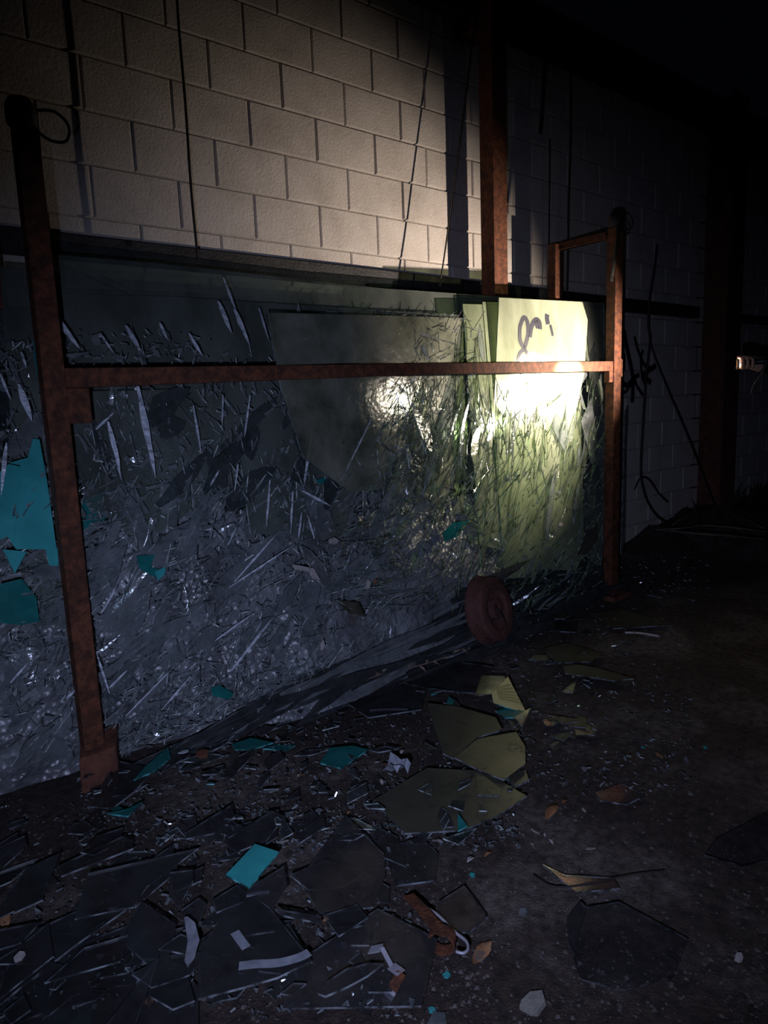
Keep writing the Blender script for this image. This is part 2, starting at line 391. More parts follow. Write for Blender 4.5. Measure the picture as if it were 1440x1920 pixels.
# core of the pile behind the panes: crushed glass and stacked sheets
V = []; Fc = []
cnx, cnz = 120, 60; CX0, CX1 = -1.2, 3.66
for j in range(cnz + 1):
    z = 1.55 * j / cnz
    for i in range(cnx + 1):
        x = CX0 + (CX1 - CX0) * i / cnx
        y = pileY(x, z) + .05 + .09 * sstep(.35, 1.0, z)
        y += .022 * noise.noise(Vector((x * 9, z * 9, 3))) + .012 * noise.noise(Vector((x * 26, z * 26, 5)))
        V.append((x, min(y, 2.60), z))
nfront = len(V)
for j in range(cnz + 1):
    for i in range(cnx + 1): V.append((CX0 + (CX1 - CX0) * i / cnx, 2.615, 1.55 * j / cnz))
W_ = cnx + 1
for j in range(cnz):
    for i in range(cnx):
        a = j * W_ + i; Fc.append((a, a + 1, a + W_ + 1, a + W_)); c = a + nfront; Fc.append((c, c + W_, c + W_ + 1, c + 1))
for j in range(cnz):
    a = j * W_; Fc.append((a, a + W_, a + W_ + nfront, a + nfront)); a += cnx; Fc.append((a, a + nfront, a + W_ + nfront, a + W_))
for i in range(cnx):
    a = cnz * W_ + i; Fc.append((a, a + 1, a + 1 + nfront, a + nfront))
core = mob('crushed_glass', V, Fc, M['core']); 
M['stack'] = mottled('stacked_sheet_glass', [(.35, (.012, .018, .019)), (.6, (.03, .038, .036)), (.75, (.055, .065, .06))], 4, .3, .3, 30, spec=.5)
core.data.materials.append(M['stack'])
for pl in core.data.polygons:
    c_ = pl.center + core.location
    if c_.x > 2.25 and c_.z < .30: pl.material_index = 1
    if c_.z > .86 - .10 * sstep(.8, 2.4, c_.x) + .16 * noise.noise(Vector((c_.x * 3.5, c_.z * 6, 7))): pl.material_index = 1
tag(core, 'dense grey mass of crushed glass packed inside the rusty rack', 'crushed glass', kind='stuff')

# large sheets still standing (px outline on the pile plane)
def pane(outline, off, lab, mats, th=.006, tilt=(0, 0), name='glass_sheet', yaw=0.0, lean=.18):
    c = (sum(p[0] for p in outline) / len(outline), sum(p[1] for p in outline) / len(outline))
    pc = onpile(*c, off=off)
    n = Vector((math.sin(yaw), -1, lean)).normalized()
    pts = []
    for (a, b) in outline:
        d = ray(a, b); t = (pc - CAM).dot(n) / d.dot(n); q = CAM + d * t
        pts.append(q)
    pts = [Vector((p.x, p.y, max(p.z, .03))) for p in pts]
    o = prism(name, pts, n, th, mats)
    tag(o, lab, 'glass sheet'); return o
def bottom(x0, x1, y0, y1, n, amp=18):
    return jag((x0, y0), (x1, y1), n, amp)
pane([(66, 474), (300, 494), (720, 541), (1000, 560), (1000, 900)] + bottom(1000, 200, 880, 900, 9, 30) + [(110, 820)], -.10,
     'widest standing glass sheet behind all the others, just under the black wall angle', [M['pane'], M['dedge']], yaw=.02)
pane([(80, 549), (330, 556), (700, 581), (860, 590), (850, 820)] + bottom(830, 150, 860, 1000, 8, 30) + [(100, 800)], -.06,
     'long standing glass sheet with a visible top edge below the black wall angle', [M['pane'], M['dedge']], yaw=-.02)
pane([(500, 586), (720, 592), (868, 596), (872, 760), (850, 900)] + bottom(830, 560, 960, 850, 8, 40) + [(530, 740)] , .03,
     'hazy scratched glass sheet left of the green edges, with the small round glare', [M['hazy'], M['dedge']], yaw=.19, lean=.05)
pane([(868, 570), (1000, 573), (1010, 1040)] + bottom(1000, 860, 1060, 1020, 4, 25), .0,
     'narrow green glass sheet left of the graffiti sheet', [M['paneg'], M['gedge']], yaw=-.05)
pane([(905, 566), (1085, 570), (1095, 1040)] + bottom(1080, 890, 1070, 1060, 4, 25), .008,
     'green glass sheet directly behind the graffiti sheet', [M['paneg'], M['gedge']])
gp = pane([(936, 558), (1092, 566), (1102, 600), (1096, 700), (1060, 860), (1010, 980), (950, 1010), (918, 940)], .02,
     'pale glass sheet with dark spray-painted figures at its top', [M['milky'], M['gedge']], yaw=-.10, lean=.10)
pane([(1040, 563), (1133, 568), (1134, 900), (1128, 1060)] + bottom(1120, 1040, 1060, 1000, 4, 15), -.03,
     'murky glass sheet at the right end of the rack', [M['pane'], M['edge']])
pane([(0, 500), (62, 505), (95, 900), (130, 1180)] + bottom(120, 0, 1180, 1150, 4, 15), -.06,
     'dark glass sheet left of the left rack post', [M['pane'], M['dedge']])
pane([(100, 735), (330, 730), (420, 800), (400, 930), (300, 1000), (170, 960)], -.01,
     'grey cracked glass sheet below the left end of the rail', [M['pane'], M['edge']], yaw=.04)
pane([(440, 780), (640, 740), (700, 860), (640, 1010), (470, 1000)], -.015,
     'cracked glass sheet in the middle of the pile, below the rail', [M['pane'], M['edge']], yaw=.09)
# graffiti on the sheet: strokes lie on its plane
def ribbon(pts, wd, n, th, origin_n):
    V = []; Fc = []
    pts = smoothpts(pts, 5)
    for i, p in enumerate(pts):
        t = (pts[min(i + 1, len(pts) - 1)] - pts[max(i - 1, 0)]).normalized(); s = t.cross(n).normalized() * wd / 2
        V += [p - s, p + s, p + s + n * th, p - s + n * th]
    for i in range(len(pts) - 1):
        for k in range(4): Fc.append((i * 4 + k, i * 4 + (k + 1) % 4, i * 4 + 4 + (k + 1) % 4, i * 4 + 4 + k))
    Fc.append((3, 2, 1, 0)); e_ = (len(pts) - 1) * 4; Fc.append((e_, e_ + 1, e_ + 2, e_ + 3))
    return V, Fc
gn = Vector((math.sin(-.10), -1, .10)).normalized(); gpc = max([gp.location + v.co for v in gp.data.vertices], key=lambda q: q.dot(gn))
def ong(a, b):
    a = 900 + a / 4.8; b = 380 + b / 4.8
    d = ray(a, b); return CAM + d * ((gpc - CAM).dot(gn) / d.dot(gn)) + gn * .0008
mm = MB()
for pts, wd in ([([(398, 1310), (362, 1240), (360, 1120), (395, 1035), (428, 1080), (430, 1200), (398, 1318)], .024),
                 ([(398, 1318), (420, 1350), (424, 1400), (405, 1455), (372, 1478), (348, 1450), (344, 1400), (362, 1350), (398, 1318)], .02), ([(350, 1450), (370, 1530), (388, 1580)], .02),
                 ([(448, 1210), (465, 1110), (505, 1055), (535, 1080), (540, 1140)], .028), ([(500, 1060), (520, 1130)], .026),
                 ([(605, 1005), (602, 1040), (612, 1095)], .03), ([(632, 1100), (645, 1150), (655, 1200)], .016)]):
    v, f = ribbon([ong(*q) for q in pts], wd, gn, .0006, None); mm.add(v, f)
mm.build('spray_paint', M['violet'], gp)

rnd = random.Random(5)
REG = []
PL = [(160, 560, 'near the top left post'), (430, 600, 'above the rail, left half'), (720, 640, 'above the rail, middle'), (250, 780, 'under the rail near bracket'),
      (480, 800, 'under the rail, left middle'), (740, 820, 'under the round glare'), (900, 760, 'beside the green sheet edges'), (1060, 800, 'under the bright spot'),
      (900, 930, 'low in the green fan'), (1060, 960, 'low beside the right post'), (160, 1000, 'right of the left post'), (400, 960, 'around the teal chips'),
      (620, 1000, 'near the oval plaster chip'), (640, 1150, 'near the white angle piece'), (200, 1200, 'beside the lower left post'), (400, 1150, 'in the grey slope middle'),
      (300, 1330, 'at the grey slope foot'), (40, 700, 'above the turquoise shards'), (40, 950, 'around the turquoise shards'), (50, 1300, 'below the turquoise shards'),
      (820, 1080, 'left of the rusty wheel'), (1020, 1080, 'right above the rusty wheel'), (540, 1320, 'at the left strip end'), (760, 1200, 'under the wheel')]
FP = [(250, 1470, 'behind the left foot shards'), (400, 1430, 'near the brick fragment'), (560, 1440, 'left of the plastic scrap'), (740, 1400, 'above the plastic scrap'),
      (860, 1400, 'on the olive plates'), (840, 1530, 'below the olive plates'), (640, 1530, 'below the plastic scrap'), (450, 1530, 'above the turquoise plate'),
      (320, 1570, 'above the pointed shard'), (120, 1580, 'at the far left'), (80, 1700, 'by the left edge'), (200, 1850, 'on the corner plate'), (470, 1760, 'on the smeared shard'),
      (480, 1640, 'around the turquoise plate'), (680, 1640, 'right of turquoise plate'), (680, 1800, 'beside the zinc strap'), (300, 1660, 'on the pointed shard'),
      (1040, 1150, 'right of the wheel'), (1150, 1170, 'by the pale rod'), (1000, 1270, 'beside the ribbed piece'), (1100, 1260, 'by the long olive shard'), (1080, 1360, 'by the rectangular shard')]
def where(px, py, tab): return min(tab, key=lambda t: (t[0] - px) ** 2 + (t[1] - py) ** 2)[2]
LAB = {
 'fan': ('long thin glass sliver in the green-lit fan at the right end of the rack', 'slivers in the green-lit fan'),
 'top': ('thin bright glass splinter among the scratched sheets above the rail', 'splinters above the rail'),
 'mid': ('clear glass splinter leaning in the shattered middle of the pile', 'splinters in the middle of the pile'),
 'low': ('bluish-grey glass splinter low in the left half of the pile', 'splinters low in the left of the pile'),
 'left': ('glass splinter in the pile left of the left rack post', 'splinters left of the rack post'),
 'foot': ('long flat glass strip lying at the foot of the pile', 'strips at the foot of the pile'),
}
def sliver(px, py, ang, L, Wd, kind, mats, off=.0, bend=0.0, tilt=.25, th=.004):
    """ang = direction in the picture-independent wall frame: 0 = along +X, 90 = up"""
    c = onpile(px, py, off)
    x, z = c.x, c.z
    dy = (pileY(x, z + .02) - pileY(x, max(0.0, z - .02))) / .04
    up = Vector((0, dy, 1)).normalized(); rt = Vector((1, 0, 0)); n = rt.cross(up).normalized()   # towards camera
    a = math.radians(ang); U = rt * math.cos(a) + up * math.sin(a); Vv = n.cross(U).normalized()
    t1 = rnd.uniform(-tilt, tilt); t2 = rnd.uniform(-tilt, tilt) * .35
    U = (U + n * t2).normalized(); Vv = (Vv + n * t1).normalized(); nn = U.cross(Vv).normalized()
    if nn.dot(n) < 0: nn = -nn
    k = 5; top = []; bot = []
    for i in range(k + 1):
        t = i / k; wloc = Wd * (math.sin(math.pi * min(1, .12 + t * .88)) ** .8) * rnd.uniform(.75, 1.1) if k > i > 0 else Wd * (.35 if i == 0 else .02)
        b = bend * math.sin(math.pi * t)
        q = c + U * (L * (t - .5)) + Vv * b
        top.append(q + Vv * wloc / 2); bot.append(q - Vv * wloc / 2)
    pts = top + bot[::-1]
    mn = min(p.z for p in pts)
    if mn < .02: pts = [p + Vector((0, 0, .02 - mn)) for p in pts]
    o = prism('glass_sliver', pts, nn, th, mats)
    aa = ang % 180
    REG.append((o, ' '.join(('long' if L > .24 else 'short' if L < .12 else 'medium', 'level' if aa < 22 or aa > 158 else 'upright' if 68 < aa < 112 else 'right-leaning' if aa < 90 else 'left-leaning',
        'broad' if Wd > .04 else 'narrow', 'green-edged' if M['gedge'] in mats else 'white-chipped' if M['bedge'] in mats else 'pale-edged' if M['edge'] in mats else 'dark-edged', 'splinter', where(px, py, PL))), px))
    tag(o, LAB[kind][0], 'glass shard', LAB[kind][1]); return o
cnt = 0
M['dsliver'] = glass('dark_clear_shard', (.72, .76, .76), (.11, .12, .125), .06, .3, .16, 14, 1, .35, 30)
MD = [M['dsliver'], M['edge']]; MDD = [M['dsliver'], M['dedge']]
G = [M['fan'], M['gedge']]; S = [M['sliver'], M['edge']]; Dk = [M['sliver'], M['dedge']]
# traced splinters with specular streaks painted white (px a -> px b)
def traced(a, b, Wd, kind, mats, off=.02, bend=0, tilt=.1, th=.004):
    p = onpile(*a, off); q = onpile(*b, off); d = q - p
    ang = math.degrees(math.atan2(d.z, d.x))
    return sliver((a[0] + b[0]) / 2, (a[1] + b[1]) / 2, ang, d.length, Wd, kind, mats, off, bend, tilt, th)
FS = [M['footglass'], M['dedge']]
TR = [((90, 575), (150, 655), .03, 'top'), ((410, 565), (435, 625), .03, 'top'), ((440, 580), (468, 645), .035, 'top'), ((300, 605), (315, 638), .02, 'top'),
      ((486, 578), (505, 640), .012, 'top'), ((583, 590), (600, 650), .03, 'top'), ((420, 520), (445, 590), .01, 'top'), ((188, 625), (215, 665), .012, 'top'),
      ((236, 610), (265, 660), .03, 'top'), ((355, 625), (380, 668), .02, 'top'), ((690, 600), (697, 660), .012, 'top'),
      ((258, 725), (293, 895), .04, 'mid'), ((203, 790), (225, 880), .03, 'mid'), ((180, 805), (215, 772), .01, 'mid'), ((210, 820), (228, 900), .012, 'mid'),
      ((418, 740), (417, 800), .012, 'mid'), ((470, 740), (458, 820), .014, 'mid'), ((585, 810), (570, 915), .02, 'mid'), ((568, 920), (622, 950), .02, 'mid'),
      ((447, 870), (440, 920), .01, 'mid'), ((507, 900), (500, 985), .012, 'mid'), ((395, 910), (412, 880), .012, 'mid'), ((362, 760), (378, 850), .015, 'mid'),
      ((590, 1010), (577, 965), .01, 'mid'), ((560, 1010), (566, 960), .01, 'mid'), ((550, 920), (545, 1000), .012, 'mid'), ((700, 780), (640, 900), .01, 'mid'),
      ((35, 720), (60, 790), .035, 'left'), ((0, 700), (20, 750), .012, 'left'), ((12, 830), (2, 930), .02, 'left'), ((40, 660), (50, 690), .012, 'left'),
      ((190, 1150), (220, 1100), .014, 'low'), ((125, 1310), (145, 1290), .016, 'low'), ((20, 1280), (55, 1240), .012, 'low'), ((235, 1340), (330, 1250), .012, 'low'),
      ((205, 1300), (180, 1220), .012, 'low'), ((440, 1090), (520, 1000), .015, 'low'), ((430, 1100), (555, 1020), .012, 'low'), ((400, 1200), (480, 1150), .012, 'low'),
      ((430, 1255), (520, 1155), .02, 'low'), ((360, 1270), (300, 1330), .014, 'low'), ((205, 1290), (240, 1255), .01, 'low')]
CH = [M['chipped'], M['bedge']]  # glass and edge colours of the painted streak highlights
for a, b, wd, kd in TR: traced(a, b, max(.008, wd * .6), kd, CH, .055); cnt += 1
def rreg(x0, x1, y0, y1): return rnd.uniform(x0, x1), rnd.uniform(y0, y1)
for _ in range(78):       # the fan at right: steep at the top, sweeping over lower down
    px, py = rreg(760, 1125, 640, 1085)
    if py < 760 and px < 880: continue
    t = (py - 640) / 445
    ang = 84 - 52 * t ** 1.6 + rnd.uniform(-13, 13) - (18 * max(0, 900 - px) / 140)
    sliver(px, py, ang, rnd.uniform(.14, .46), rnd.uniform(.008, .055), 'fan', G if rnd.random() < .7 else S, rnd.uniform(.0, .045), rnd.uniform(-.03, .03), .22); cnt += 1
for _ in range(20):
    px, py = rreg(560, 900, 590, 700)
    sliver(px, py, rnd.choice([rnd.uniform(60, 120), rnd.uniform(-30, 40)]), rnd.uniform(.05, .22), rnd.uniform(.008, .04), 'top', S, rnd.uniform(0, .03), 0, .3); cnt += 1
for _ in range(44):
    px, py = rreg(170, 800, 740, 1090)
    ang = rnd.choice([rnd.uniform(95, 125), rnd.uniform(55, 90), rnd.uniform(20, 60)])
    sliver(px, py, ang, rnd.uniform(.08, .32), rnd.uniform(.01, .11), 'mid', (MD if rnd.random() < .6 else MDD) if py < 930 else S, rnd.uniform(.0, .04), rnd.uniform(-.02, .02), .4); cnt += 1
for _ in range(58):
    px, py = rreg(130, 700, 1000, 1370)
    if py > 1400 - (px - 190) * .36: continue
    sliver(px, py, rnd.gauss(38, 16), rnd.uniform(.06, .30), rnd.uniform(.01, .09), 'low', S if rnd.random() < .5 else Dk, rnd.uniform(.0, .04), rnd.uniform(-.02, .02), .45); cnt += 1
for _ in range(30):
    px, py = rreg(0, 120, 650, 1420)
    if px > 55 + (py - 600) * .13: continue
    sliver(px, py, rnd.choice([rnd.uniform(95, 120), rnd.gauss(45, 15)]), rnd.uniform(.05, .24), rnd.uniform(.01, .07), 'left', S if rnd.random() < .6 else Dk, rnd.uniform(.0, .04), 0, .4); cnt += 1
for _ in range(42):       # strips lying at the foot, running to the right along the wall
    t = rnd.random(); px = 400 + 520 * t; py = 1392 - 232 * t + rnd.uniform(-85 * t - 6, 60 * t + 6)
    sliver(px, py, rnd.gauss(7 - 6 * t, 5), rnd.uniform(.3, .8), rnd.uniform(.012, .05), 'foot', FS if rnd.random() < .7 else Dk, rnd.uniform(.01, .08), rnd.uniform(-.02, .02), .3, .006); cnt += 1
for _ in range(26):
    px, py = rreg(890, 1130, 1085, 1200)
    if py > 1225 - (px - 900) * .42: continue
    sliver(px, py, rnd.gauss(2, 5), rnd.uniform(.2, .6), rnd.uniform(.015, .06), 'foot', FS, rnd.uniform(.0, .05), 0, .3, .006); cnt += 1
print('slivers', cnt)

# small glass crumbs on the face of the pile and on the floor: uncountable
def crumbs(name, pos, label, mats, smin, smax, n):
    V = []; Fc = []; I = []
    for _ in range(n):
        p, nn = pos()
        if p is None: continue
        s = smin + (smax - smin) * rnd.random() ** 3
        a = Vector((rnd.gauss(0, 1), rnd.gauss(0, 1), rnd.gauss(0, 1))); a = (a * .55 + nn * 1.2).normalized()
        u = a.orthogonal().normalized(); ang = rnd.uniform(0, 6.28); u = Matrix.Rotation(ang, 3, a) @ u; v = a.cross(u)
        k = len(V); m_ = 3 if rnd.random() < .6 else 4; el = rnd.uniform(.25, 1)
        for i in range(m_):
            th = 2 * math.pi * i / m_ + rnd.uniform(-.5, .5); V.append(p + u * math.cos(th) * s + v * math.sin(th) * s * el)
        for i in range(m_): V.append(V[k + i] - a * min(.004, s * .4))
        Fc.append(tuple(range(k, k + m_))); I.append(0)
        Fc.append(tuple(range(k + 2 * m_ - 1, k + m_ - 1, -1))); I.append(0)
        for i in range(m_): Fc.append((k + i, k + m_ + i, k + m_ + (i + 1) % m_, k + (i + 1) % m_)); I.append(1)
    o = mob(name, V, Fc, mats, None, I); tag(o, label, 'glass crumbs', kind='stuff'); return o
def splinters(name, gen, label, mats):
    V = []; Fc = []; I = []
    for p, U, L, wd, nn in gen:
        if p.z < .03: continue
        v = nn.cross(U).normalized(); k = len(V); b = v * rnd.uniform(-.06, .06) * L
        pts = [p - U * L / 2 - v * wd / 2, p + b - v * wd / 2, p + U * L / 2, p + b + v * wd / 2, p - U * L / 2 + v * wd / 2]
        V += pts + [q - nn * .0035 for q in pts]
        Fc += [(0 + k, 1 + k, 2 + k, 3 + k, 4 + k), (9 + k, 8 + k, 7 + k, 6 + k, 5 + k)] + [(k + i, k + 5 + i, k + 5 + (i + 1) % 5, k + (i + 1) % 5) for i in range(5)]
        I += [0, 0, 1, 1, 1, 1, 1]
    return tag(mob(name, V, Fc, mats, None, I), label, 'glass splinters', kind='stuff')
def spl_gen(n, region, angf, lmin, lmax, wmax, lim=None):
    for _ in range(n):
        px, py = rreg(*region)
        if lim and not lim(px, py): continue
        p = onpile(px, py, rnd.uniform(-.01, .05)); z = p.z
        dy = (pileY(p.x, z + .02) - pileY(p.x, max(0., z - .02))) / .04
        up = Vector((0, dy, 1)).normalized(); n0 = Vector((1, 0, 0)).cross(up).normalized(); a = math.radians(angf(px, py))
        U = Vector((1, 0, 0)) * math.cos(a) + up * math.sin(a) + n0 * rnd.gauss(0, .16)
        nn = (n0 + Vector((rnd.gauss(0, .4), 0, rnd.gauss(0, .4)))).normalized(); U = (U - nn * U.dot(nn)).normalized()
        yield p, U, lmin + (lmax - lmin) * rnd.random() ** 2, .002 + wmax * rnd.random() ** 3, nn
def fanang(px, py):
    t = max(0, min(1, (py - 640) / 480)); return 82 - 60 * t ** 1.3 + rnd.gauss(0, 11) - 16 * max(0, 900 - px) / 140
splinters('fan_splinters', spl_gen(1100, (640, 1130, 720, 1140), fanang, .03, .26, .012), 'dense thin glass splinters fanning up at the right half of the pile', [M['sliver'], M['gedge']])
splinters('grey_splinters', spl_gen(1300, (0, 760, 900, 1400), lambda a, b: rnd.gauss(36, 22), .02, .15, .014, lambda a, b: b < 1410 - max(0, a - 190) * .34), 'dense thin glass splinters over the lower left of the pile', [M['sliver'], M['edge']])
splinters('upper_splinters', spl_gen(420, (0, 800, 640, 950), lambda a, b: rnd.choice([rnd.gauss(108, 12), rnd.gauss(60, 18)]), .02, .14, .012), 'thin glass splinters around the left half of the rail', [M['sliver'], M['edge']])
splinters('bank_splinters', spl_gen(900, (190, 620, 1230, 1410), lambda a, b: rnd.gauss(18, 26), .02, .11, .014, lambda a, b: abs(b - (1400 - (a - 190) * .36)) < 30), 'bright loose glass splinters banked along the foot of the pile', [M['sliver'], M['edge']])
splinters('scratch_splinters', spl_gen(300, (560, 900, 590, 800), lambda a, b: rnd.gauss(30, 35), .02, .12, .006), 'fine glass splinters around the round glare on the hazy sheet', [M['sliver'], M['edge']])
def pos_pile():
    r_ = rnd.random()
    if r_ < .25: px, py = rreg(0, 420, 620, 1000)
    elif r_ < .72: px, py = rreg(0, 620, 900, 1400)
    else: px, py = rreg(500, 1130, 700, 1130)
    if py > 1420 - max(0, px - 190) * .34: return None, None
    p = onpile(px, py, rnd.uniform(-.03, .04))
    return (p, Vector((0, -.9, .3))) if p.z > .01 else (None, None)
crumbs('pile_crumbs', pos_pile, 'glass crumbs and chips covering the face of the pile', [M['sliver'], M['edge']], .002, .024, 3600)

# ------------------------------------------------------------------ teal shards
def flat(name, poly, lift, th, mats, label, cat='glass shard', group=None, slope=0.0, tiltv=(0, 0)):
    z = gz(*ground(sum(p[0] for p in poly) / len(poly), sum(p[1] for p in poly) / len(poly)).xy) + lift
    c = ground(sum(p[0] for p in poly) / len(poly), sum(p[1] for p in poly) / len(poly), z)
    n = Vector((tiltv[0], tiltv[1], 1)).normalized()
    pts = []
    for a, b in poly:
        d = ray(a, b); pts.append(CAM + d * ((c - CAM).dot(n) / d.dot(n)))
    o = prism(name, pts, n, th, mats); tag(o, label, cat, group); return o
def stand(poly, off, mats, label, yaw=0, lean=.18, name='glass_shard', th=.005):
    c = onpile(sum(p[0] for p in poly) / len(poly), sum(p[1] for p in poly) / len(poly), off)
    n = Vector((math.sin(yaw), -1, lean)).normalized(); pts = []
    for a, b in poly:
        d = ray(a, b); pts.append(CAM + d * ((c - CAM).dot(n) / d.dot(n)))
    o = prism(name, pts, n, th, mats); tag(o, label, 'glass shard'); return o
T = [M['teal'], M['tedge']]; TD = [M['tealdeep'], M['tedge']]
stand([(62, 822), (74, 824), (88, 900), (100, 985), (106, 1030), (30, 1030), (14, 1005), (38, 872), (16, 868), (52, 858)], .045, T, 'tallest turquoise glass shard with a pointed tip, left of the left rack post')
stand([(0, 885), (16, 870), (40, 875), (28, 1000), (0, 1012)], .05, T, 'turquoise glass shard at the left frame edge beside the tallest one')
stand([(5, 1030), (50, 1034), (28, 1075)], .055, T, 'small turquoise triangle below the tallest turquoise shard')
stand([(0, 1095), (40, 1085), (68, 1120), (74, 1165), (40, 1172), (0, 1168)], .05, TD, 'darker green-teal shard low at the left frame edge')
stand([(86, 1030), (108, 1028), (110, 1062), (92, 1060)], .05, T, 'small turquoise shard touching the left rack post')
stand([(256, 1042), (290, 1040), (282, 1062), (305, 1070), (290, 1082), (262, 1066)], .05, TD, 'teal shard in the pile right of the left rack post')
stand([(290, 1072), (312, 1062), (308, 1078), (296, 1088)], .055, T, 'small teal chip beside the teal shard in the pile')
stand([(830, 1000), (850, 980), (880, 975), (860, 1005), (835, 1015)], .03, TD, 'blurred teal shard under the green-lit fan')
stand([(590, 900), (640, 890), (655, 896), (600, 908)], .03, TD, 'thin teal strip high in the middle of the pile')
stand([(150, 940), (190, 925), (200, 970), (165, 1000), (145, 980)], .0, TD, 'dim teal shard behind splinters right of the left post')
stand([(395, 1290), (412, 1285), (438, 1300), (430, 1312), (400, 1305)], .06, TD, 'teal shard near the foot of the pile beside the glass strips')
stand([(62, 640), (80, 622), (88, 640), (94, 672), (70, 705), (64, 672)], .13, [M['tealdeep'], M['dedge']], 'dull blue-teal shard stuck in front of the left rack post')
# pale wedge shards beside the beam
stand([(1020, 645), (1072, 676), (1066, 690), (1000, 712), (989, 738), (1008, 676)], .045, [M['sliver'], M['edge']], 'brightly lit pointed glass wedge behind the rail, right of the spray paint')
stand([(1115, 641), (1120, 668), (1098, 710), (1080, 733), (1092, 700)], .045, [M['sliver'], M['edge']], 'narrow leaf-shaped glass shard near the right rack post')
stand([(1055, 740), (1080, 770), (1060, 850), (1035, 800)], .03, [M['sliver'], M['edge']], 'kite-shaped cracked shard below the right end of the rail')
stand([(1098, 1000), (1120, 978), (1122, 1010), (1100, 1040), (1082, 1040)], .04, [M['olive'], M['edge']], 'amber-tinged glass shard low beside the right rack post')
stand([(1090, 790), (1128, 700), (1132, 860), (1110, 870)], .02, [M['sliver'], M['edge']], 'dark tall shard against the right rack post')
# white block bits lodged on the pile
def chip(px, py, s, mat, label, pile=True, asp=1.6, th=.012, name='plaster_chip', cat='plaster chip', rot=0, group=None, lift=.0):
    p = onpile(px, py, .06) if pile else None
    if not pile:
        g = ground(px, py); p = Vector((g.x, g.y, gz(g.x, g.y) + lift)); g = ground(px, py, p.z); p = Vector((g.x, g.y, p.z))
    n = Vector((rnd.uniform(-.2, .2), -.75, .6)).normalized() if pile else Vector((rnd.uniform(-.25, .25), rnd.uniform(-.3, .1), 1)).normalized()
    u = Vector((1, 0, 0)); u = (u - n * u.dot(n)).normalized(); u = Matrix.Rotation(math.radians(rot), 3, n) @ u; v = n.cross(u)
    k = rnd.randint(5, 7); pts = []
    for i in range(k):
        th_ = 2 * math.pi * i / k + rnd.uniform(-.25, .25); r_ = rnd.uniform(.75, 1.05)
        pts.append(p + u * math.cos(th_) * s * asp * r_ + v * math.sin(th_) * s * r_ + n * (th if not pile else 0))
    o = prism(name, pts, n, th, [mat, mat]); tag(o, label, cat, group); return o
chip(627, 1013, .018, M['pale'], 'pale oval plaster chip lodged high on the pile')
chip(664, 1158, .022, M['stone'], 'brown-grey flat chip lodged above the glass strips', rot=50, asp=2.2)
chip(690, 1095, .014, M['pale'], 'small grey-pink chip right of the white angle piece', rot=60)
chip(704, 1090, .01, M['leaf'], 'tiny red-brown leaf scrap on the pile', rot=20, name='leaf', cat='leaf', th=.002)
chip(605, 1210, .010, M['pale'], 'small curled beige scrap at the foot of the pile', rot=60, asp=2.6)
ap = onpile(570, 1062, .07)
mm = MB(); 
u = Vector((.94, 0, -.34)); v = Vector((.2, -.5, -.84)).normalized()
def bent(p, u, v, L, wd, th): return [p, p + u * L, p + u * L + v * wd, p + v * wd], th
for (pp, L, wd) in ((ap - u * .05, .075, .02), (ap + u * .018, .03, .05)):
    n = u.cross(v).normalized(); a = [pp, pp + u * L, pp + u * L + v * wd, pp + v * wd]
    mm.add(a + [q + n * .008 for q in a], BF)
tag(mm.build('plastic_bracket', M['pale']), 'white L-shaped bracket piece lodged in the middle of the pile', 'bracket')
stand([(632, 1125), (686, 1158), (655, 1150), (672, 1130)], .09, [M['olive'], M['edge']], 'small folded-looking glass triangle above the glass strips', lean=.5)
# bright glint fragments near (1052,985)
chip(1052, 983, .013, M['pale'], 'cream chip catching light low beside the right rack post', rot=30)

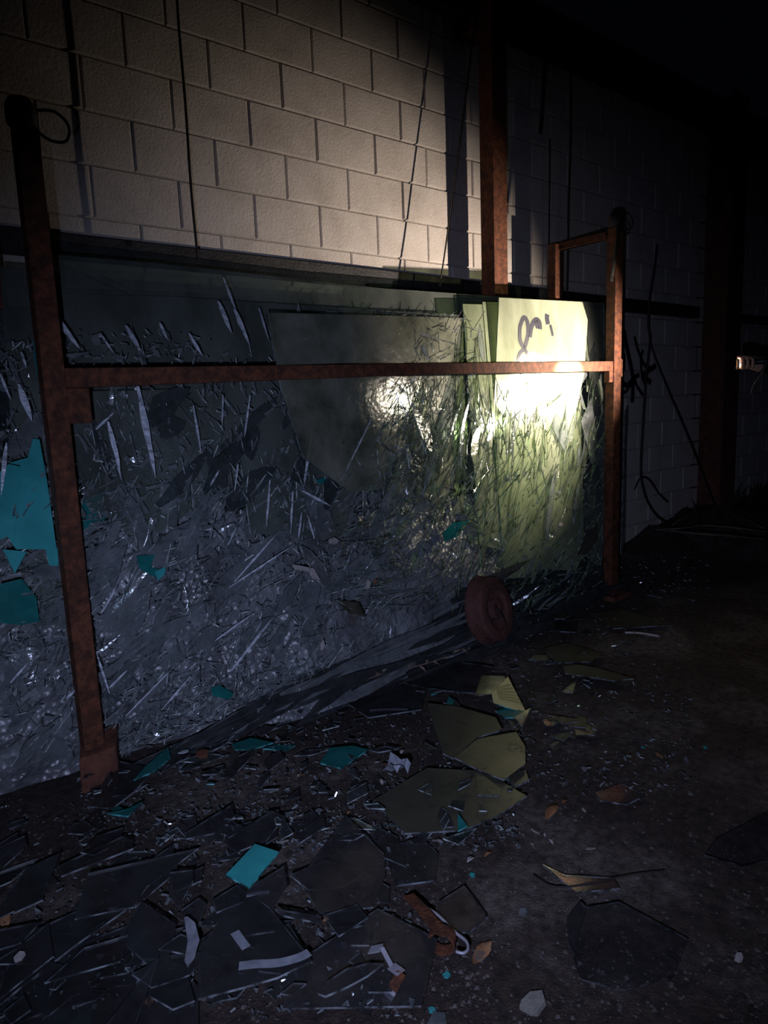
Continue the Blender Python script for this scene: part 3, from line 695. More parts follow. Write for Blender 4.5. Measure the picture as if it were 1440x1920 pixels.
# ------------------------------------------------------------------ shards on the floor, traced
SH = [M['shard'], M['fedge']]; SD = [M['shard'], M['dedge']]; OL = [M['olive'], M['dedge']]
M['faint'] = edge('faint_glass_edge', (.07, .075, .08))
CL = [M['clear'], M['faint']]
FL = [
 ([(165, 1637), (372, 1590), (275, 1662), (250, 1700), (140, 1722)], .050, SH, 'pointed dark glass shard left of the turquoise plate'),
 ([(45, 1848), (150, 1768), (245, 1732), (300, 1770), (372, 1850), (372, 1925), (10, 1925)], .022, SD, 'largest dark glass plate in the bottom left corner'),
 ([(443, 1658), (505, 1700), (585, 1800), (520, 1832), (450, 1852), (372, 1872), (370, 1800)], .055, SH, 'dark glass shard carrying three reflections painted as white smears'),
 ([(583, 1785), (708, 1703), (820, 1760), (790, 1885), (530, 1890), (533, 1822)], .030, SH, 'broad glass plate left of the bent rusty bar'),
 ([(423, 1640), (478, 1582), (523, 1597), (468, 1664)], .085, T, 'clean turquoise glass plate lying in the foreground shards'),
 ([(596, 1862), (612, 1840), (650, 1815), (690, 1805), (718, 1806), (690, 1828), (650, 1850), (610, 1867)], .06, SH, 'curved sickle-shaped glass sliver in the foreground'),
 ([(525, 1862), (550, 1842), (574, 1843), (548, 1864)], .05, SH, 'small clear glass lozenge right of the shard with painted reflections'),
 ([(560, 1650), (648, 1530), (720, 1600), (722, 1640), (700, 1700), (600, 1712)], .045, SD, 'dark four-sided glass plate right of the turquoise plate'),
 ([(105, 1625), (228, 1568), (247, 1575), (250, 1590), (115, 1642)], .06, SH, 'long thin shard above the pointed dark shard on the left'),
 ([(515, 1703), (602, 1718), (600, 1730), (530, 1716)], .07, SH, 'thin straight glass sliver beside the shard with painted reflections'),
 ([(428, 1570), (510, 1520), (533, 1530), (500, 1575), (430, 1602)], .07, SH, 'glass shard directly behind the turquoise plate'),
 ([(318, 1635), (362, 1630), (362, 1650), (335, 1700), (318, 1682)], .075, SH, 'small clear shard standing out between the two large dark shards'),
 ([(345, 1562), (432, 1510), (440, 1530), (400, 1562), (350, 1572)], .07, SD, 'dark slanting shard left of the turquoise plate'),
 ([(0, 1772), (160, 1700), (240, 1702), (150, 1765), (45, 1845), (0, 1882)], .040, SH, 'long glass plate running in from the left frame edge'),
 ([(215, 1425), (290, 1440), (250, 1485), (210, 1515), (170, 1512)], .05, SD, 'dark shard just right of the left rack foot'),
 ([(250, 1462), (275, 1435), (315, 1400), (320, 1420), (290, 1445)], .08, TD, 'blue-teal kite-shaped shard right of the left rack foot'),
 ([(200, 1525), (240, 1516), (268, 1502), (240, 1530)], .06, TD, 'teal sliver in front of the left rack foot'),
 ([(800, 1318), (860, 1325), (930, 1345), (942, 1368), (895, 1382), (850, 1422), (830, 1412)], .05, OL, 'olive-brown glass plate left of the dark olive fragments'),
 ([(852, 1420), (895, 1385), (968, 1372), (985, 1400), (985, 1432), (945, 1462), (895, 1442)], .06, OL, 'rounded olive-brown glass plate in front of the other olive one'),
 ([(700, 1500), (800, 1440), (905, 1445), (988, 1492), (930, 1530), (870, 1556), (760, 1562)], .05, OL, 'widest olive plate lying under the pale green shard'),
 ([(890, 1446), (905, 1450), (941, 1482), (938, 1492), (896, 1490)], .05, OL, 'pale green shard lying on the widest olive plate'),
 ([(953, 1455), (985, 1442), (992, 1462), (965, 1475)], .03, OL, 'small olive-green shard at the right tip of the olive plates'),
 ([(1050, 1240), (1120, 1252), (1188, 1272), (1150, 1276), (1060, 1262)], .03, OL, 'long pointed olive shard right of the ribbed yellow piece'),
 ([(965, 1112), (1000, 1106), (1068, 1102), (1025, 1140), (990, 1144)], .12, OL, 'olive wedge-shaped plate beside the rusty wheel'),
 ([(1028, 1132), (1066, 1134), (1060, 1160), (1040, 1160)], .08, OL, 'tan glass piece behind the olive wedge'),
 ([(1040, 1165), (1086, 1160), (1080, 1185), (1038, 1183)], .05, SD, 'blue-grey glass piece right of the rusty wheel'),
 ([(1110, 1150), (1160, 1140), (1230, 1160), (1255, 1172), (1150, 1178)], .02, OL, 'flat dark plate right of the blue-grey piece'),
 ([(1118, 1485), (1165, 1468), (1210, 1490), (1175, 1508), (1125, 1500)], .012, SD, 'isolated dark shard on the bare concrete to the right'),
 ([(1075, 1790), (1100, 1700), (1160, 1690), (1290, 1760), (1262, 1830), (1170, 1855), (1090, 1835)], .012, CL, 'large clear plate with a dark rounded edge, bottom right'),
 ([(1018, 1620), (1060, 1640), (1150, 1645), (1162, 1665), (1080, 1672)], .02, SH, 'glass shard with a white glare above the large clear plate at bottom right'),
 ([(822, 1690), (870, 1660), (912, 1718), (880, 1748), (802, 1742)], .035, SD, 'glass plate directly behind the bent rusty bar'),
 ([(1320, 1602), (1345, 1570), (1440, 1520), (1475, 1560), (1440, 1612), (1390, 1622)], .012, CL, 'dark plate at the right frame edge'),
 ([(1075, 1355), (1118, 1360), (1115, 1378), (1080, 1378)], .02, OL, 'small dark rectangular shard at the edge of the litter'),
 ([(1062, 1722), (1088, 1690), (1098, 1700), (1078, 1790), (1066, 1770)], .03, SD, 'slim upright-looking dark sliver left of the large clear plate'),
 ([(690, 1405), (640, 1440), (600, 1430), (618, 1402), (660, 1398)], .06, TD, 'teal shard left of the white crumpled scrap'),
 ([(435, 1395), (470, 1383), (512, 1392), (470, 1405), (440, 1405)], .06, TD, 'teal shard in front of the glass strips'),
 ([(930, 1332), (955, 1325), (986, 1335), (980, 1345), (945, 1345)], .03, TD, 'teal sliver under the ribbed yellow piece'),
 ([(720, 1590), (790, 1568), (822, 1600), (815, 1650), (740, 1660)], .02, SD, 'dark round-cornered plate in front of the olive plates'),
 ([(1020, 1215), (1060, 1205), (1130, 1225), (1110, 1240), (1045, 1243)], .03, OL, 'dark olive plate right of the fallen wheel'),
 ([(640, 1310), (720, 1270), (800, 1290), (790, 1330), (690, 1345)], .05, SD, 'dark flat plate below the glass strips'),
 ([(740, 1230), (860, 1240), (925, 1250), (900, 1300), (780, 1290)], .05, SD, 'dark flat plate left of the wheel foot'),
]
highlighted = None
for i, (poly, lift, mats, lab) in enumerate(FL):
    o = flat('glass_shard', poly, lift, .005, mats, lab, tiltv=(rnd.uniform(-.05, .05), rnd.uniform(-.06, .03)) if 'turquoise' not in lab else (.0, -.12))
    if 'smears' in lab: highlighted = (o, lift, poly)
o, lift, poly = highlighted
M['smear'] = mottled('glare_and_scrap_white', [(.35, (.15, .155, .18)), (.65, (.28, .29, .34))], 30, .6, .1, 80)  # pale white of the painted reflections, shared by the plastic scrap and metal strip
zt = max((o.matrix_world @ v.co).z for v in o.data.vertices) if False else None
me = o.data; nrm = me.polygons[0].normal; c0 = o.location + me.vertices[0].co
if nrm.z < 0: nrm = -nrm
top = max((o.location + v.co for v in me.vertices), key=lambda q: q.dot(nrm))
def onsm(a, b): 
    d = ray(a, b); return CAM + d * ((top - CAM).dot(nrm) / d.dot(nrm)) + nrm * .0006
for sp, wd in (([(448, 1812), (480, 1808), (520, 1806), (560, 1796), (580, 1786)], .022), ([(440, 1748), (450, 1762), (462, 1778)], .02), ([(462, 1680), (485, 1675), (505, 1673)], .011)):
    v, f = ribbon([onsm(*q) for q in sp], wd, nrm, .0006, None); mob('smear', v, f, M['smear'], o)  # blurry reflections on the pane laid on as pale ribbons
c0 = flat('glass_shard', [(345, 1720), (352, 1718), (366, 1730), (374, 1762), (366, 1790), (352, 1812), (346, 1800), (352, 1765)], .07, .004, [M['smear'], M['edge']], 'white crescent reflection painted as a shard on the largest dark plate')  # curved reflection on the pane modelled as a pale crescent
# ribbed yellow piece: torchlight put into its yellow, ribs as geometry
yp = flat('ribbed_glass', [(922, 1300), (950, 1272), (952, 1268), (988, 1338), (925, 1318)], .06, .004, [M['yellow'], M['tedge']], 'ribbed glass piece painted torchlit yellow, lying in front of the wheel', tiltv=(-.05, -.25))
nrm = yp.data.polygons[0].normal; nrm = nrm if nrm.z > 0 else -nrm
top = max((yp.location + v.co for v in yp.data.vertices), key=lambda q: q.dot(nrm))
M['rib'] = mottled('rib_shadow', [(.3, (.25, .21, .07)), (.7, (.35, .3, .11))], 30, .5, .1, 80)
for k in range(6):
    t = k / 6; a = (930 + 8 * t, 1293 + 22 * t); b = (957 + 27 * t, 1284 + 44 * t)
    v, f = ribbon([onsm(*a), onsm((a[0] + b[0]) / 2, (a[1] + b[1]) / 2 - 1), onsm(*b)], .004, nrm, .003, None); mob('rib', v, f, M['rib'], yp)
flat('glass_shard', [(903, 1266), (945, 1268), (955, 1282), (925, 1300), (890, 1305)], .075, .004, SD, 'dark grey shard added as the shaded upper half of the ribbed yellow piece', tiltv=(-.05, -.2))  # shaded half of the ribbed piece, made as a dark overlay

BR = [M['dsliver'], M['edge']]
# random floor shards
GL = [('small glass shard among the litter at the foot of the pile', 'small shards at the foot of the pile'),
      ('glass shard among the dark foreground shards', 'shards in the foreground'),
      ('small olive-lit glass piece in the litter right of the wheel', 'pieces right of the wheel')]
def rfloor(px, py, s, asp, rot, lift, mats, g, tl=.15):
    g0 = ground(px, py); z = gz(g0.x, g0.y) + lift; c = ground(px, py, z)
    n = Vector((rnd.uniform(-tl, tl), rnd.uniform(-tl, tl), 1)).normalized()
    u = Matrix.Rotation(math.radians(rot), 3, n) @ (Vector((1, 0, 0)) - n * n.x).normalized(); v = n.cross(u)
    k = rnd.choice([3, 4, 4, 5]); pts = []
    for i in range(k):
        th = 2 * math.pi * (i + rnd.uniform(-.25, .25)) / k; pts.append(c + u * math.cos(th) * s * asp + v * math.sin(th) * s)
    mn = min(p.z - gz(p.x, p.y) for p in pts)
    if mn < .006: pts = [p + Vector((0, 0, .006 - mn)) for p in pts]
    o = prism('glass_shard', pts, n, .004, mats)
    REG.append((o, ' '.join(('tiny' if s < .016 else 'small' if s < .032 else 'larger', 'elongated' if asp > 1.9 else 'compact', {3: 'triangular', 4: 'four-sided', 5: 'five-sided'}[k],
        'teal' if M['tealdeep'] in mats else 'olive' if M['olive'] in mats else 'clear', 'shard', where(px, py, FP))), px)); tag(o, GL[g][0], 'glass shard', GL[g][1]); return o
cnt = 0
while cnt < 120:
    px, py = rreg(170, 960, 1290, 1570)
    if py < 1425 - (px - 170) * .28: continue
    if px > 940 - (py - 1480) * .5 and py > 1480: continue
    r_ = rnd.random(); mats = BR if r_ < .35 else SH if r_ < .6 else SD if r_ < .94 else TD
    rfloor(px, py, rnd.uniform(.008, .032), rnd.uniform(1, 3.2), rnd.gauss(35, 35), rnd.uniform(.02, .075), mats, 0, .3); cnt += 1
while cnt < 190:
    px, py = rreg(-20, 760, 1540, 1900)
    r_ = rnd.random(); mats = SH if r_ < .5 else SD
    rfloor(px, py, rnd.uniform(.012, .06), rnd.uniform(1, 2.6), rnd.gauss(35, 30), rnd.uniform(.01, .06), mats, 1, .18); cnt += 1
while cnt < 240:
    px, py = rreg(960, 1260, 1100, 1400)
    if px > 1250 - (py - 1100) * .6: continue
    rfloor(px, py, rnd.uniform(.008, .04), rnd.uniform(1, 2.4), rnd.gauss(10, 30), rnd.uniform(.004, .03), OL if rnd.random() < .6 else SD, 2, .15); cnt += 1
def pos_floor():
    r_ = rnd.random()
    if r_ < .55: px, py = rreg(150, 980, 1330, 1600)
    elif r_ < .8: px, py = rreg(0, 800, 1520, 1920)
    else: px, py = rreg(900, 1300, 1080, 1500)
    if py < 1425 - (px - 170) * .31 and px < 960: return None, None
    g = ground(px, py); return Vector((g.x, g.y, gz(g.x, g.y) + rnd.uniform(.002, .035))), Vector((0, 0, 1))
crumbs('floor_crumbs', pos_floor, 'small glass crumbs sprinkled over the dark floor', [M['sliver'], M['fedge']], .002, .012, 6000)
def pos_right():
    px, py = rreg(1140, 1330, 1045, 1120); g = ground(px, py); return Vector((g.x, g.y, gz(g.x, g.y) + rnd.uniform(.002, .02))), Vector((0, 0, 1))
crumbs('far_crumbs', pos_right, 'faint glass crumbs on the floor beyond the right rack post', [M['sliver'], M['edge']], .003, .014, 170)

# gravel and dirt crumbs: uncountable
V = []; Fc = []
for _ in range(5200):
    px = rnd.uniform(700, 1440); py = 1120 + 800 * rnd.random() ** .8
    if rnd.random() < .3: px = rnd.uniform(0, 900); py = rnd.uniform(1500, 1920)
    g = ground(px, py)
    if g.y > 2.85: continue
    s = .0015 + .006 * rnd.random() ** 4; z = gz(g.x, g.y); k = len(V)
    for d in ((1, 0, 0), (0, 1, 0), (-1, 0, 0), (0, -1, 0), (0, 0, .8)):
        V.append((g.x + d[0] * s * rnd.uniform(.6, 1.3), g.y + d[1] * s * rnd.uniform(.6, 1.3), z + d[2] * s + .0003))
    Fc += [(k, k + 1, k + 4), (k + 1, k + 2, k + 4), (k + 2, k + 3, k + 4), (k + 3, k, k + 4)]
tag(mob('gravel', V, Fc, M['stone']), 'fine gravel and grit on the dirt floor', 'gravel', kind='stuff')

# litter: leaves, sticks, chips
def leaf(px, py, s, rot, mat, label, group=None, lift=.01, name='leaf', cat='leaf'):
    g = ground(px, py); z = gz(g.x, g.y) + lift; g = ground(px, py, z); c = Vector((g.x, g.y, z)); a = math.radians(rot)
    u = Vector((math.cos(a), math.sin(a), 0)); v = Vector((-math.sin(a), math.cos(a), 0)); V = []; Fc = []; K = 6
    for i in range(K + 1):
        t = i / K; wd = s * .42 * math.sin(math.pi * min(.98, t * .95 + .03)) ** .8 * rnd.uniform(.8, 1.15); b = c + u * s * (t - .5) * 2 + Vector((0, 0, .18 * s * math.sin(3 * t + rot)))
        V += [b - v * wd + Vector((0, 0, wd * .6)), b, b + v * wd + Vector((0, 0, wd * .7))]
    n0 = len(V); V += [q - Vector((0, 0, .0012)) for q in V]
    for i in range(K):
        for k in range(2):
            a_ = i * 3 + k; Fc.append((a_, a_ + 3, a_ + 4, a_ + 1)); Fc.append((n0 + a_, n0 + a_ + 1, n0 + a_ + 4, n0 + a_ + 3))
        Fc.append((i * 3, n0 + i * 3, n0 + i * 3 + 3, i * 3 + 3)); Fc.append((i * 3 + 2, i * 3 + 5, n0 + i * 3 + 5, n0 + i * 3 + 2))
    o = mob(name, V, Fc, mat, smooth=True); tag(o, label, cat, group); LAST[0] = o; return o
LAST = [None]
leaf(905, 1785, .035, 10, M['leaf'], 'brown dry leaf right of the hooked wire')
leaf(280, 1872, .028, 70, M['leaf'], 'orange-tan dry leaf near the bottom frame edge')
leaf(1035, 1523, .033, 5, M['leaf'], 'bright orange wood splinter on the bare concrete')
leaf(1236, 1416, .02, 60, M['leaf'], 'orange and white scrap standing on the bare dirt')
leaf(1105, 1222, .018, 20, M['yellow'], 'yellow lit scrap in the litter right of the wheel', name='scrap', cat='scrap')
leaf(1058, 1503, .012, 0, M['leaf'], 'tiny orange leaf just above the wood splinter')
leaf(915, 1602, .014, 0, M['leaf'], 'small orange leaf left of the bare dirt patch')
leaf(10, 1725, .03, 80, M['leaf'], 'rust-brown leaf at the left frame edge')
leaf(617, 1722, .016, 0, M['leaf'], 'round red-brown leaf between foreground shards')
leaf(820, 1578, .016, 120, M['pale'], 'pale pink petal-like scrap on the dirt', name='scrap', cat='scrap')
leaf(883, 1612, .014, 0, M['pale'], 'whitish scrap left of the small orange leaf', name='scrap', cat='scrap')
for i in range(34):
    px, py = rreg(430, 1120, 1180, 1640)
    leaf(px, py, rnd.uniform(.006, .016), rnd.uniform(0, 180), M['leaf'] if rnd.random() < .6 else M['pale'], 'tiny dry leaf scrap scattered in the litter', 'tiny leaf scraps in the litter', .03 if px < 900 else .006)
    REG.append((bpy.data.objects[-1] if False else LAST[0], 'tiny dry leaf scrap ' + where(px, py, FP), px))
chip(1000, 1887, .025, M['palestone'], 'flat pale grey stone at the bottom of the picture', False, 1.3, .012, 'stone', 'stone')
chip(1384, 1798, .009, M['pale'], 'small white pebble at the lower right', False, 1.3, .01, 'stone', 'stone')
chip(38, 1797, .011, M['pale'], 'small pale green-white pebble at the lower left', False, 1.3, .01, 'stone', 'stone', lift=.05)
chip(380, 1428, .022, M['rustdark'], 'dark brown block fragment right of the left rack foot', False, 1.1, .035, 'brick_fragment', 'brick', lift=.03)
for px, py, s in ((886, 1642, .008), (838, 1830, .009), (1205, 1402, .007), (1322, 1402, .008), (1085, 1325, .006), (810, 1895, .008)):
    chip(px, py, s, M['teal'], 'tiny turquoise glass chip on the bare dirt', False, 1.1, .004, 'glass_chip', 'glass chip', group='turquoise chips on the dirt', lift=.002); REG.append((bpy.context.scene.collection.objects[-1], 'tiny turquoise glass chip on the dirt', px))
for px, py, s in ((900, 1796, .014), (820, 1920, .02), (980, 1712, .01)):
    chip(px, py, s, M['sliver'], 'rounded clear glass lump on the bare dirt', False, 1.2, .008, 'glass_lump', 'glass lump', group='clear lumps on the dirt', lift=.002); REG.append((bpy.context.scene.collection.objects[-1], 'rounded clear glass lump on the dirt', px))

# dry twig with hanging curled leaves, left of the wheel
tw = empty('dry_twig', ground(770, 1255, .1), 'dry leafy twig lying on the dark glass left of the wheel', 'twig')
tp_ = [ground(*q, .11) for q in ((690, 1272), (740, 1258), (785, 1248), (835, 1232), (872, 1214))]
tube('stem', tp_, .003, M['straw'], tw, 6)
sp = smoothpts(tp_, 4)
for i in range(14):
    p0 = sp[min(len(sp) - 1, int(i * len(sp) / 14))]; a = rnd.uniform(-2.6, -.3); L = rnd.uniform(.018, .045)
    d = Vector((math.cos(a) * .8, -.3, rnd.uniform(-.5, .7))).normalized()
    s_ = d.orthogonal().normalized() * .005; q = p0 + d * L; mid = p0 + d * L * .5 + Vector((0, 0, .006)); e_ = Vector((0, 0, .0015))
    v = [p0, mid - s_, q, mid + s_]; v = v + [x - e_ for x in v]
    mob('leaf', v, [(0, 1, 2, 3), (7, 6, 5, 4), (0, 4, 5, 1), (1, 5, 6, 2), (2, 6, 7, 3), (3, 7, 4, 0)], M['straw'], tw)
# crumpled white scrap (745,1435)
V = []; c = ground(745, 1435, .09)
K = 5
for j in range(K):
    for i in range(K): V.append(c + Vector(((i - 2) * .014, (j - 2) * .016, .02 * math.sin(i * 1.7 + j) + .015 * (i == 2))))
V2 = [v - Vector((0, 0, .0015)) for v in V]; Fc = []
for j in range(K - 1):
    for i in range(K - 1):
        a = j * K + i; Fc.append((a, a + 1, a + K + 1, a + K)); b_ = a + K * K; Fc.append((b_, b_ + K, b_ + K + 1, b_ + 1))
tag(mob('plastic_scrap', V + V2, Fc, M['smear']), 'crumpled lilac-white plastic scrap on the floor shards', 'plastic scrap')

# bent rusty bar with a curled end, hooked wire, zinc strap
rb = [ground(*q, z) for q, z in (((765, 1680), .05), ((790, 1705), .06), ((815, 1735), .065), ((838, 1752), .07))]
bar = empty('bent_rusty_bar', ground(800, 1720), 'bent rusty flat bar with a curled end in the foreground', 'bar')
mm = MB(); up = Vector((0, 0, 1))
v, f = ribbon(rb, .028, Vector((0, -.25, 1)).normalized(), .005, None); mm.add(v, f); bevel(mm.build('flat', M['rust'], bar), .001)
cc = ground(828, 1762, .045); V = []; Fc = []; K = 14
ax = Vector((.75, .55, .1)).normalized(); a1 = ax.orthogonal().normalized(); a2 = ax.cross(a1)
for i in range(K + 1):
    th = -0.3 + 4.9 * i / K; d = a1 * math.cos(th) + a2 * math.sin(th)
    for s_, r_ in ((-.012, .026), (.012, .026), (.012, .031), (-.012, .031)): V.append(cc + d * r_ + ax * s_)
for i in range(K):
    for k in range(4): Fc.append((i * 4 + k, i * 4 + (k + 1) % 4, i * 4 + 4 + (k + 1) % 4, i * 4 + 4 + k))
Fc += [(3, 2, 1, 0), (K * 4, K * 4 + 1, K * 4 + 2, K * 4 + 3)]
mob('curled_end', V, Fc, M['rust'], bar)
hk = tube('hooked_wire', [ground(*q, .05) for q in ((780, 1690), (820, 1715), (850, 1745), (874, 1765), (877, 1780), (868, 1787), (855, 1784))], .0035, M['zinc'], None, 6)
tag(hk, 'grey wire with a hooked end beside the bent rusty bar', 'wire')
zs = empty('zinc_strap', ground(725, 1830), 'pale bent metal strap with a rust patch in the foreground', 'strap')
pts = [ground(*q, z) for q, z in (((693, 1782), .05), ((716, 1778), .062), ((734, 1812), .045), ((752, 1825), .05), ((735, 1858), .035), ((722, 1882), .02))]
for i in range(len(pts) - 1):
    a, b_ = pts[i], pts[i + 1]; t = (b_ - a).normalized(); s_ = t.cross(Vector((0, 0, 1))).normalized() * (.011 if i != 1 else .005); n = Vector((0, 0, .002))
    v = [a - s_, b_ - s_, b_ + s_, a + s_]; v = v + [q + n for q in v]
    mob('strap_segment', v, BF, M['zinc'] if i != 3 else M['rust'], zs)
# thin twig lines on the dirt
tag(tube('twig', [ground(*q, .012) for q in ((1000, 1640), (1040, 1662), (1110, 1655), (1180, 1640), (1245, 1632))], .002, M['cable'], None, 5), 'long thin dark twig on the dirt, lower right', 'twig')
tag(tube('twig', [ground(*q, .012) for q in ((1100, 1392), (1140, 1384), (1190, 1388), (1262, 1396))], .0025, M['cable'], None, 5), 'short dark twig behind the orange and white scrap', 'twig')
tag(tube('metal_strip', [ground(*q, .04) for q in ((693, 1333), (720, 1331), (765, 1330))], .005, M['smear'], None, 6), 'short bright metal strip on the dark plates', 'strip')
tag(tube('pipe_stub', [ground(*q, .02) for q in ((1172, 1186), (1200, 1187), (1236, 1193))], .006, M['pale'], None, 6), 'thin pale rod lying in the litter at the right', 'rod')

# ------------------------------------------------------------------ rusted flanged wheel
wc = onpile(921, 1143, .10)
axis = Vector((.10, -.93, .30)).normalized()
# chosen so the wheel faces right of the camera and slightly up
axis = Vector((.26, -.934, .26)).normalized()
wh = empty('rusty_wheel', (wc.x, wc.y, wc.z - .15), 'rusty flanged iron wheel leaning at the foot of the glass pile', 'wheel')
WS = .96
a1 = axis.cross(Vector((0, 0, 1))).normalized(); a2 = axis.cross(a1)
def lathe(name, prof, mat, closed=True, seg=40):
    V = []; Fc = []; K = len(prof)
    for i in range(seg):
        th = 2 * math.pi * i / seg; d = a1 * math.cos(th) + a2 * math.sin(th)
        for r_, h_ in prof: V.append(wc + d * r_ * WS + axis * h_ * WS)
    for i in range(seg):
        for k in range(K): Fc.append((i * K + k, i * K + (k + 1) % K, ((i + 1) % seg) * K + (k + 1) % K, ((i + 1) % seg) * K + k))
    o = mob(name, V, Fc, mat, wh, smooth=True)
    md = o.modifiers.new('edge', 'EDGE_SPLIT'); md.split_angle = math.radians(35); return o
M['wheel'] = mottled('wheel_rust', [(.3, (.05, .020, .016)), (.5, (.095, .038, .030)), (.7, (.14, .058, .045))], 16, .8, .7, 90)
lathe('rim', [(.100, -.045), (.168, -.045), (.170, -.036), (.155, -.028), (.146, -.02), (.146, .012), (.156, .02), (.150, .036), (.142, .040), (.100, .036)], M['wheel'])
lathe('web', [(.045, -.015), (.101, -.022), (.101, .02), (.045, .01)], M['wheel'])
lathe('hub', [(.024, -.05), (.050, -.05), (.052, .032), (.046, .038), (.024, .038)], M['wheel'])
o = tube('hub_wire', [wc + axis * .05 + a1 * .05 + a2 * -.03, wc + axis * .06 + a1 * .02 + a2 * .03, wc + axis * .055 + a1 * .0 + a2 * .08], .003, M['cable'], wh, 6)

# ------------------------------------------------------------------ cables on the wall
def cab(pts, Y, r, lab, name='cable'):
    o = tube(name, [atY(a, b, Y if not isinstance(Y, (list, tuple)) else Y[i]) for i, (a, b) in enumerate(pts)], r, M['cable'], None, 6)
    return tag(o, lab, 'cable')
cab([(328, -60), (336, 60), (348, 200), (358, 350), (371, 486)], 2.76, .006, 'taut black cable hanging on the left of the wall down to the wall angle')
cab([(893, 45), (884, 90), (873, 180), (858, 290), (846, 380), (836, 460), (824, 538)], 2.77, .0045, 'slanting black cable just left of the tall steel post')
cab([(1070, 120), (1070, 250), (1066, 380), (1065, 470), (1063, 545)], 2.86, .007, 'dark cable hanging above the top arm of the rack')
cab([(1031, 260), (1030, 380), (1029, 460), (1027, 540)], 2.90, .005, 'thin dark cable left of the rear rack post')
cab([(1024, 60), (1020, 150), (1017, 200), (1013, 250)], 2.85, .012, 'short black rope end hanging right of the tall steel post', 'rope_end')
cab([(1232, 460), (1226, 510), (1218, 562), (1216, 610), (1219, 640), (1212, 700), (1206, 790), (1202, 860), (1203, 900), (1214, 940), (1235, 970), (1262, 985)], 2.84, .009, 'thick dark cable hanging in front of the wall graffiti')
cab([(1217, 570), (1219, 640), (1248, 720), (1282, 800), (1310, 870), (1335, 935), (1348, 975)], [2.85, 2.83, 2.76, 2.70, 2.66, 2.62, 2.6], .006, 'diagonal dark cable crossing the steel column')
cab([(1190, 918), (1198, 900), (1208, 895), (1220, 903), (1235, 925), (1252, 942)], 2.83, .006, 'small looped cable at the base of the wall')
for k, (pts, lb) in enumerate([([(1215, 985), (1260, 992), (1320, 985), (1380, 990), (1440, 998)], 'dark cable lying furthest back on the floor at the right'),
        ([(1260, 985), (1290, 965), (1330, 955), (1380, 965), (1430, 990)], 'dark cable arching over the mound at the right'),
        ([(1225, 992), (1300, 1000), (1370, 1005), (1440, 1012)], 'dark cable lying nearest on the floor at the right')]):
    o = tube('cable', [ground(a, b, gz(*ground(a, b).xy) + .012 + .01 * k) for a, b in pts], .006, M['straw'], None, 6); tag(o, lb, 'cable')
# wall graffiti
gm = MB()
def ow(a, b): 
    p = atY(1140 + a / 4.364, 560 + b / 4.364, WY - .014); return p
for pts, wd in ([([(130, 260), (150, 380), (185, 540), (202, 640), (202, 740), (198, 850)], .075), ([(215, 310), (245, 420), (290, 530), (335, 565), (385, 552)], .05),
                 ([(285, 420), (268, 500), (278, 620), (300, 700)], .045), ([(92, 650), (150, 710), (200, 660), (255, 620)], .06),
                 ([(92, 790), (150, 755), (185, 700)], .04), ([(210, 640), (240, 720), (285, 790)], .045), ([(392, 548), (330, 590), (280, 640), (310, 650), (352, 690)], .07)]):
    v, f = ribbon([ow(*q) for q in pts], wd * .62, Vector((0, -1, 0)), .002, None); gm.add(v, f)
tag(gm.build('wall_graffiti', M['paint']), 'black brush-stroke graffiti on the block wall right of the rack', 'graffiti')
# torn sheets (edge line) standing beyond right post
stand([(1172, 770), (1176, 765), (1172, 850), (1168, 1040), (1164, 1040)], -.1, SH, 'thin upright glass edge beyond the right rack post', name='glass_shard')
# mound weeds
V = []; Fc = []
for _ in range(1500):
    x = rnd.gauss(6.6, 1.0); y = rnd.gauss(2.75, .45)
    if y > 2.86 or x < 4.9 or abs(x - cx) < .26: continue
    h = rnd.uniform(.04, .20); z = gz(x, y); a = rnd.uniform(0, 6.28); k = len(V)
    dx, dy = math.cos(a) * .006, math.sin(a) * .006; lx, ly = rnd.gauss(0, .4) * h, min(.08, rnd.gauss(-.15, .3) * h)
    V += [(x - dx, y - dy, z), (x + dx, y + dy, z), (x + dx * .7 + lx * .4, y + dy * .7 + ly * .4, z + h * .6), (x - dx * .7 + lx * .4, y - dy * .7 + ly * .4, z + h * .6), (x + lx, y + ly, z + h)]
    Fc += [(k, k + 1, k + 2, k + 3), (k + 3, k + 2, k + 4)]
tag(mob('weeds', V, Fc, M['weed']), 'low dark weeds growing on the mound at the foot of the column', 'weeds', kind='stuff')

# ------------------------------------------------------------------ person with torch at the right frame edge
beamdir = (BEAM - TORCH).normalized()
back = -beamdir
side = beamdir.cross(Vector((0, 0, 1))).normalized()      # to the right of the beam
upv = side.cross(beamdir).normalized()
tb = empty('torch', TORCH - beamdir * .03, 'black hand torch pointed at the glass, held at the right frame edge', 'torch')
def lat(name, prof, mat, org, ax, parent, seg=20):
    b1 = ax.orthogonal().normalized(); b2 = ax.cross(b1); V = []; Fc = []; K = len(prof)
    for i in range(seg):
        th = 2 * math.pi * i / seg; d = b1 * math.cos(th) + b2 * math.sin(th)
        for r_, h_ in prof: V.append(org + d * r_ + ax * h_)
    for i in range(seg):
        for k in range(K): Fc.append((i * K + k, i * K + (k + 1) % K, ((i + 1) % seg) * K + (k + 1) % K, ((i + 1) % seg) * K + k))
    return mob(name, V, Fc, mat, parent, smooth=True)
lat('head', [(.001, -.02), (.017, -.02), (.022, -.008), (.022, -.004), (.019, -.004), (.019, -.010), (.001, -.010)], M['torch'], TORCH, beamdir, tb)
lat('barrel', [(.001, -.13), (.013, -.13), (.014, -.125), (.014, -.021), (.001, -.021)], M['torch'], TORCH, beamdir, tb)
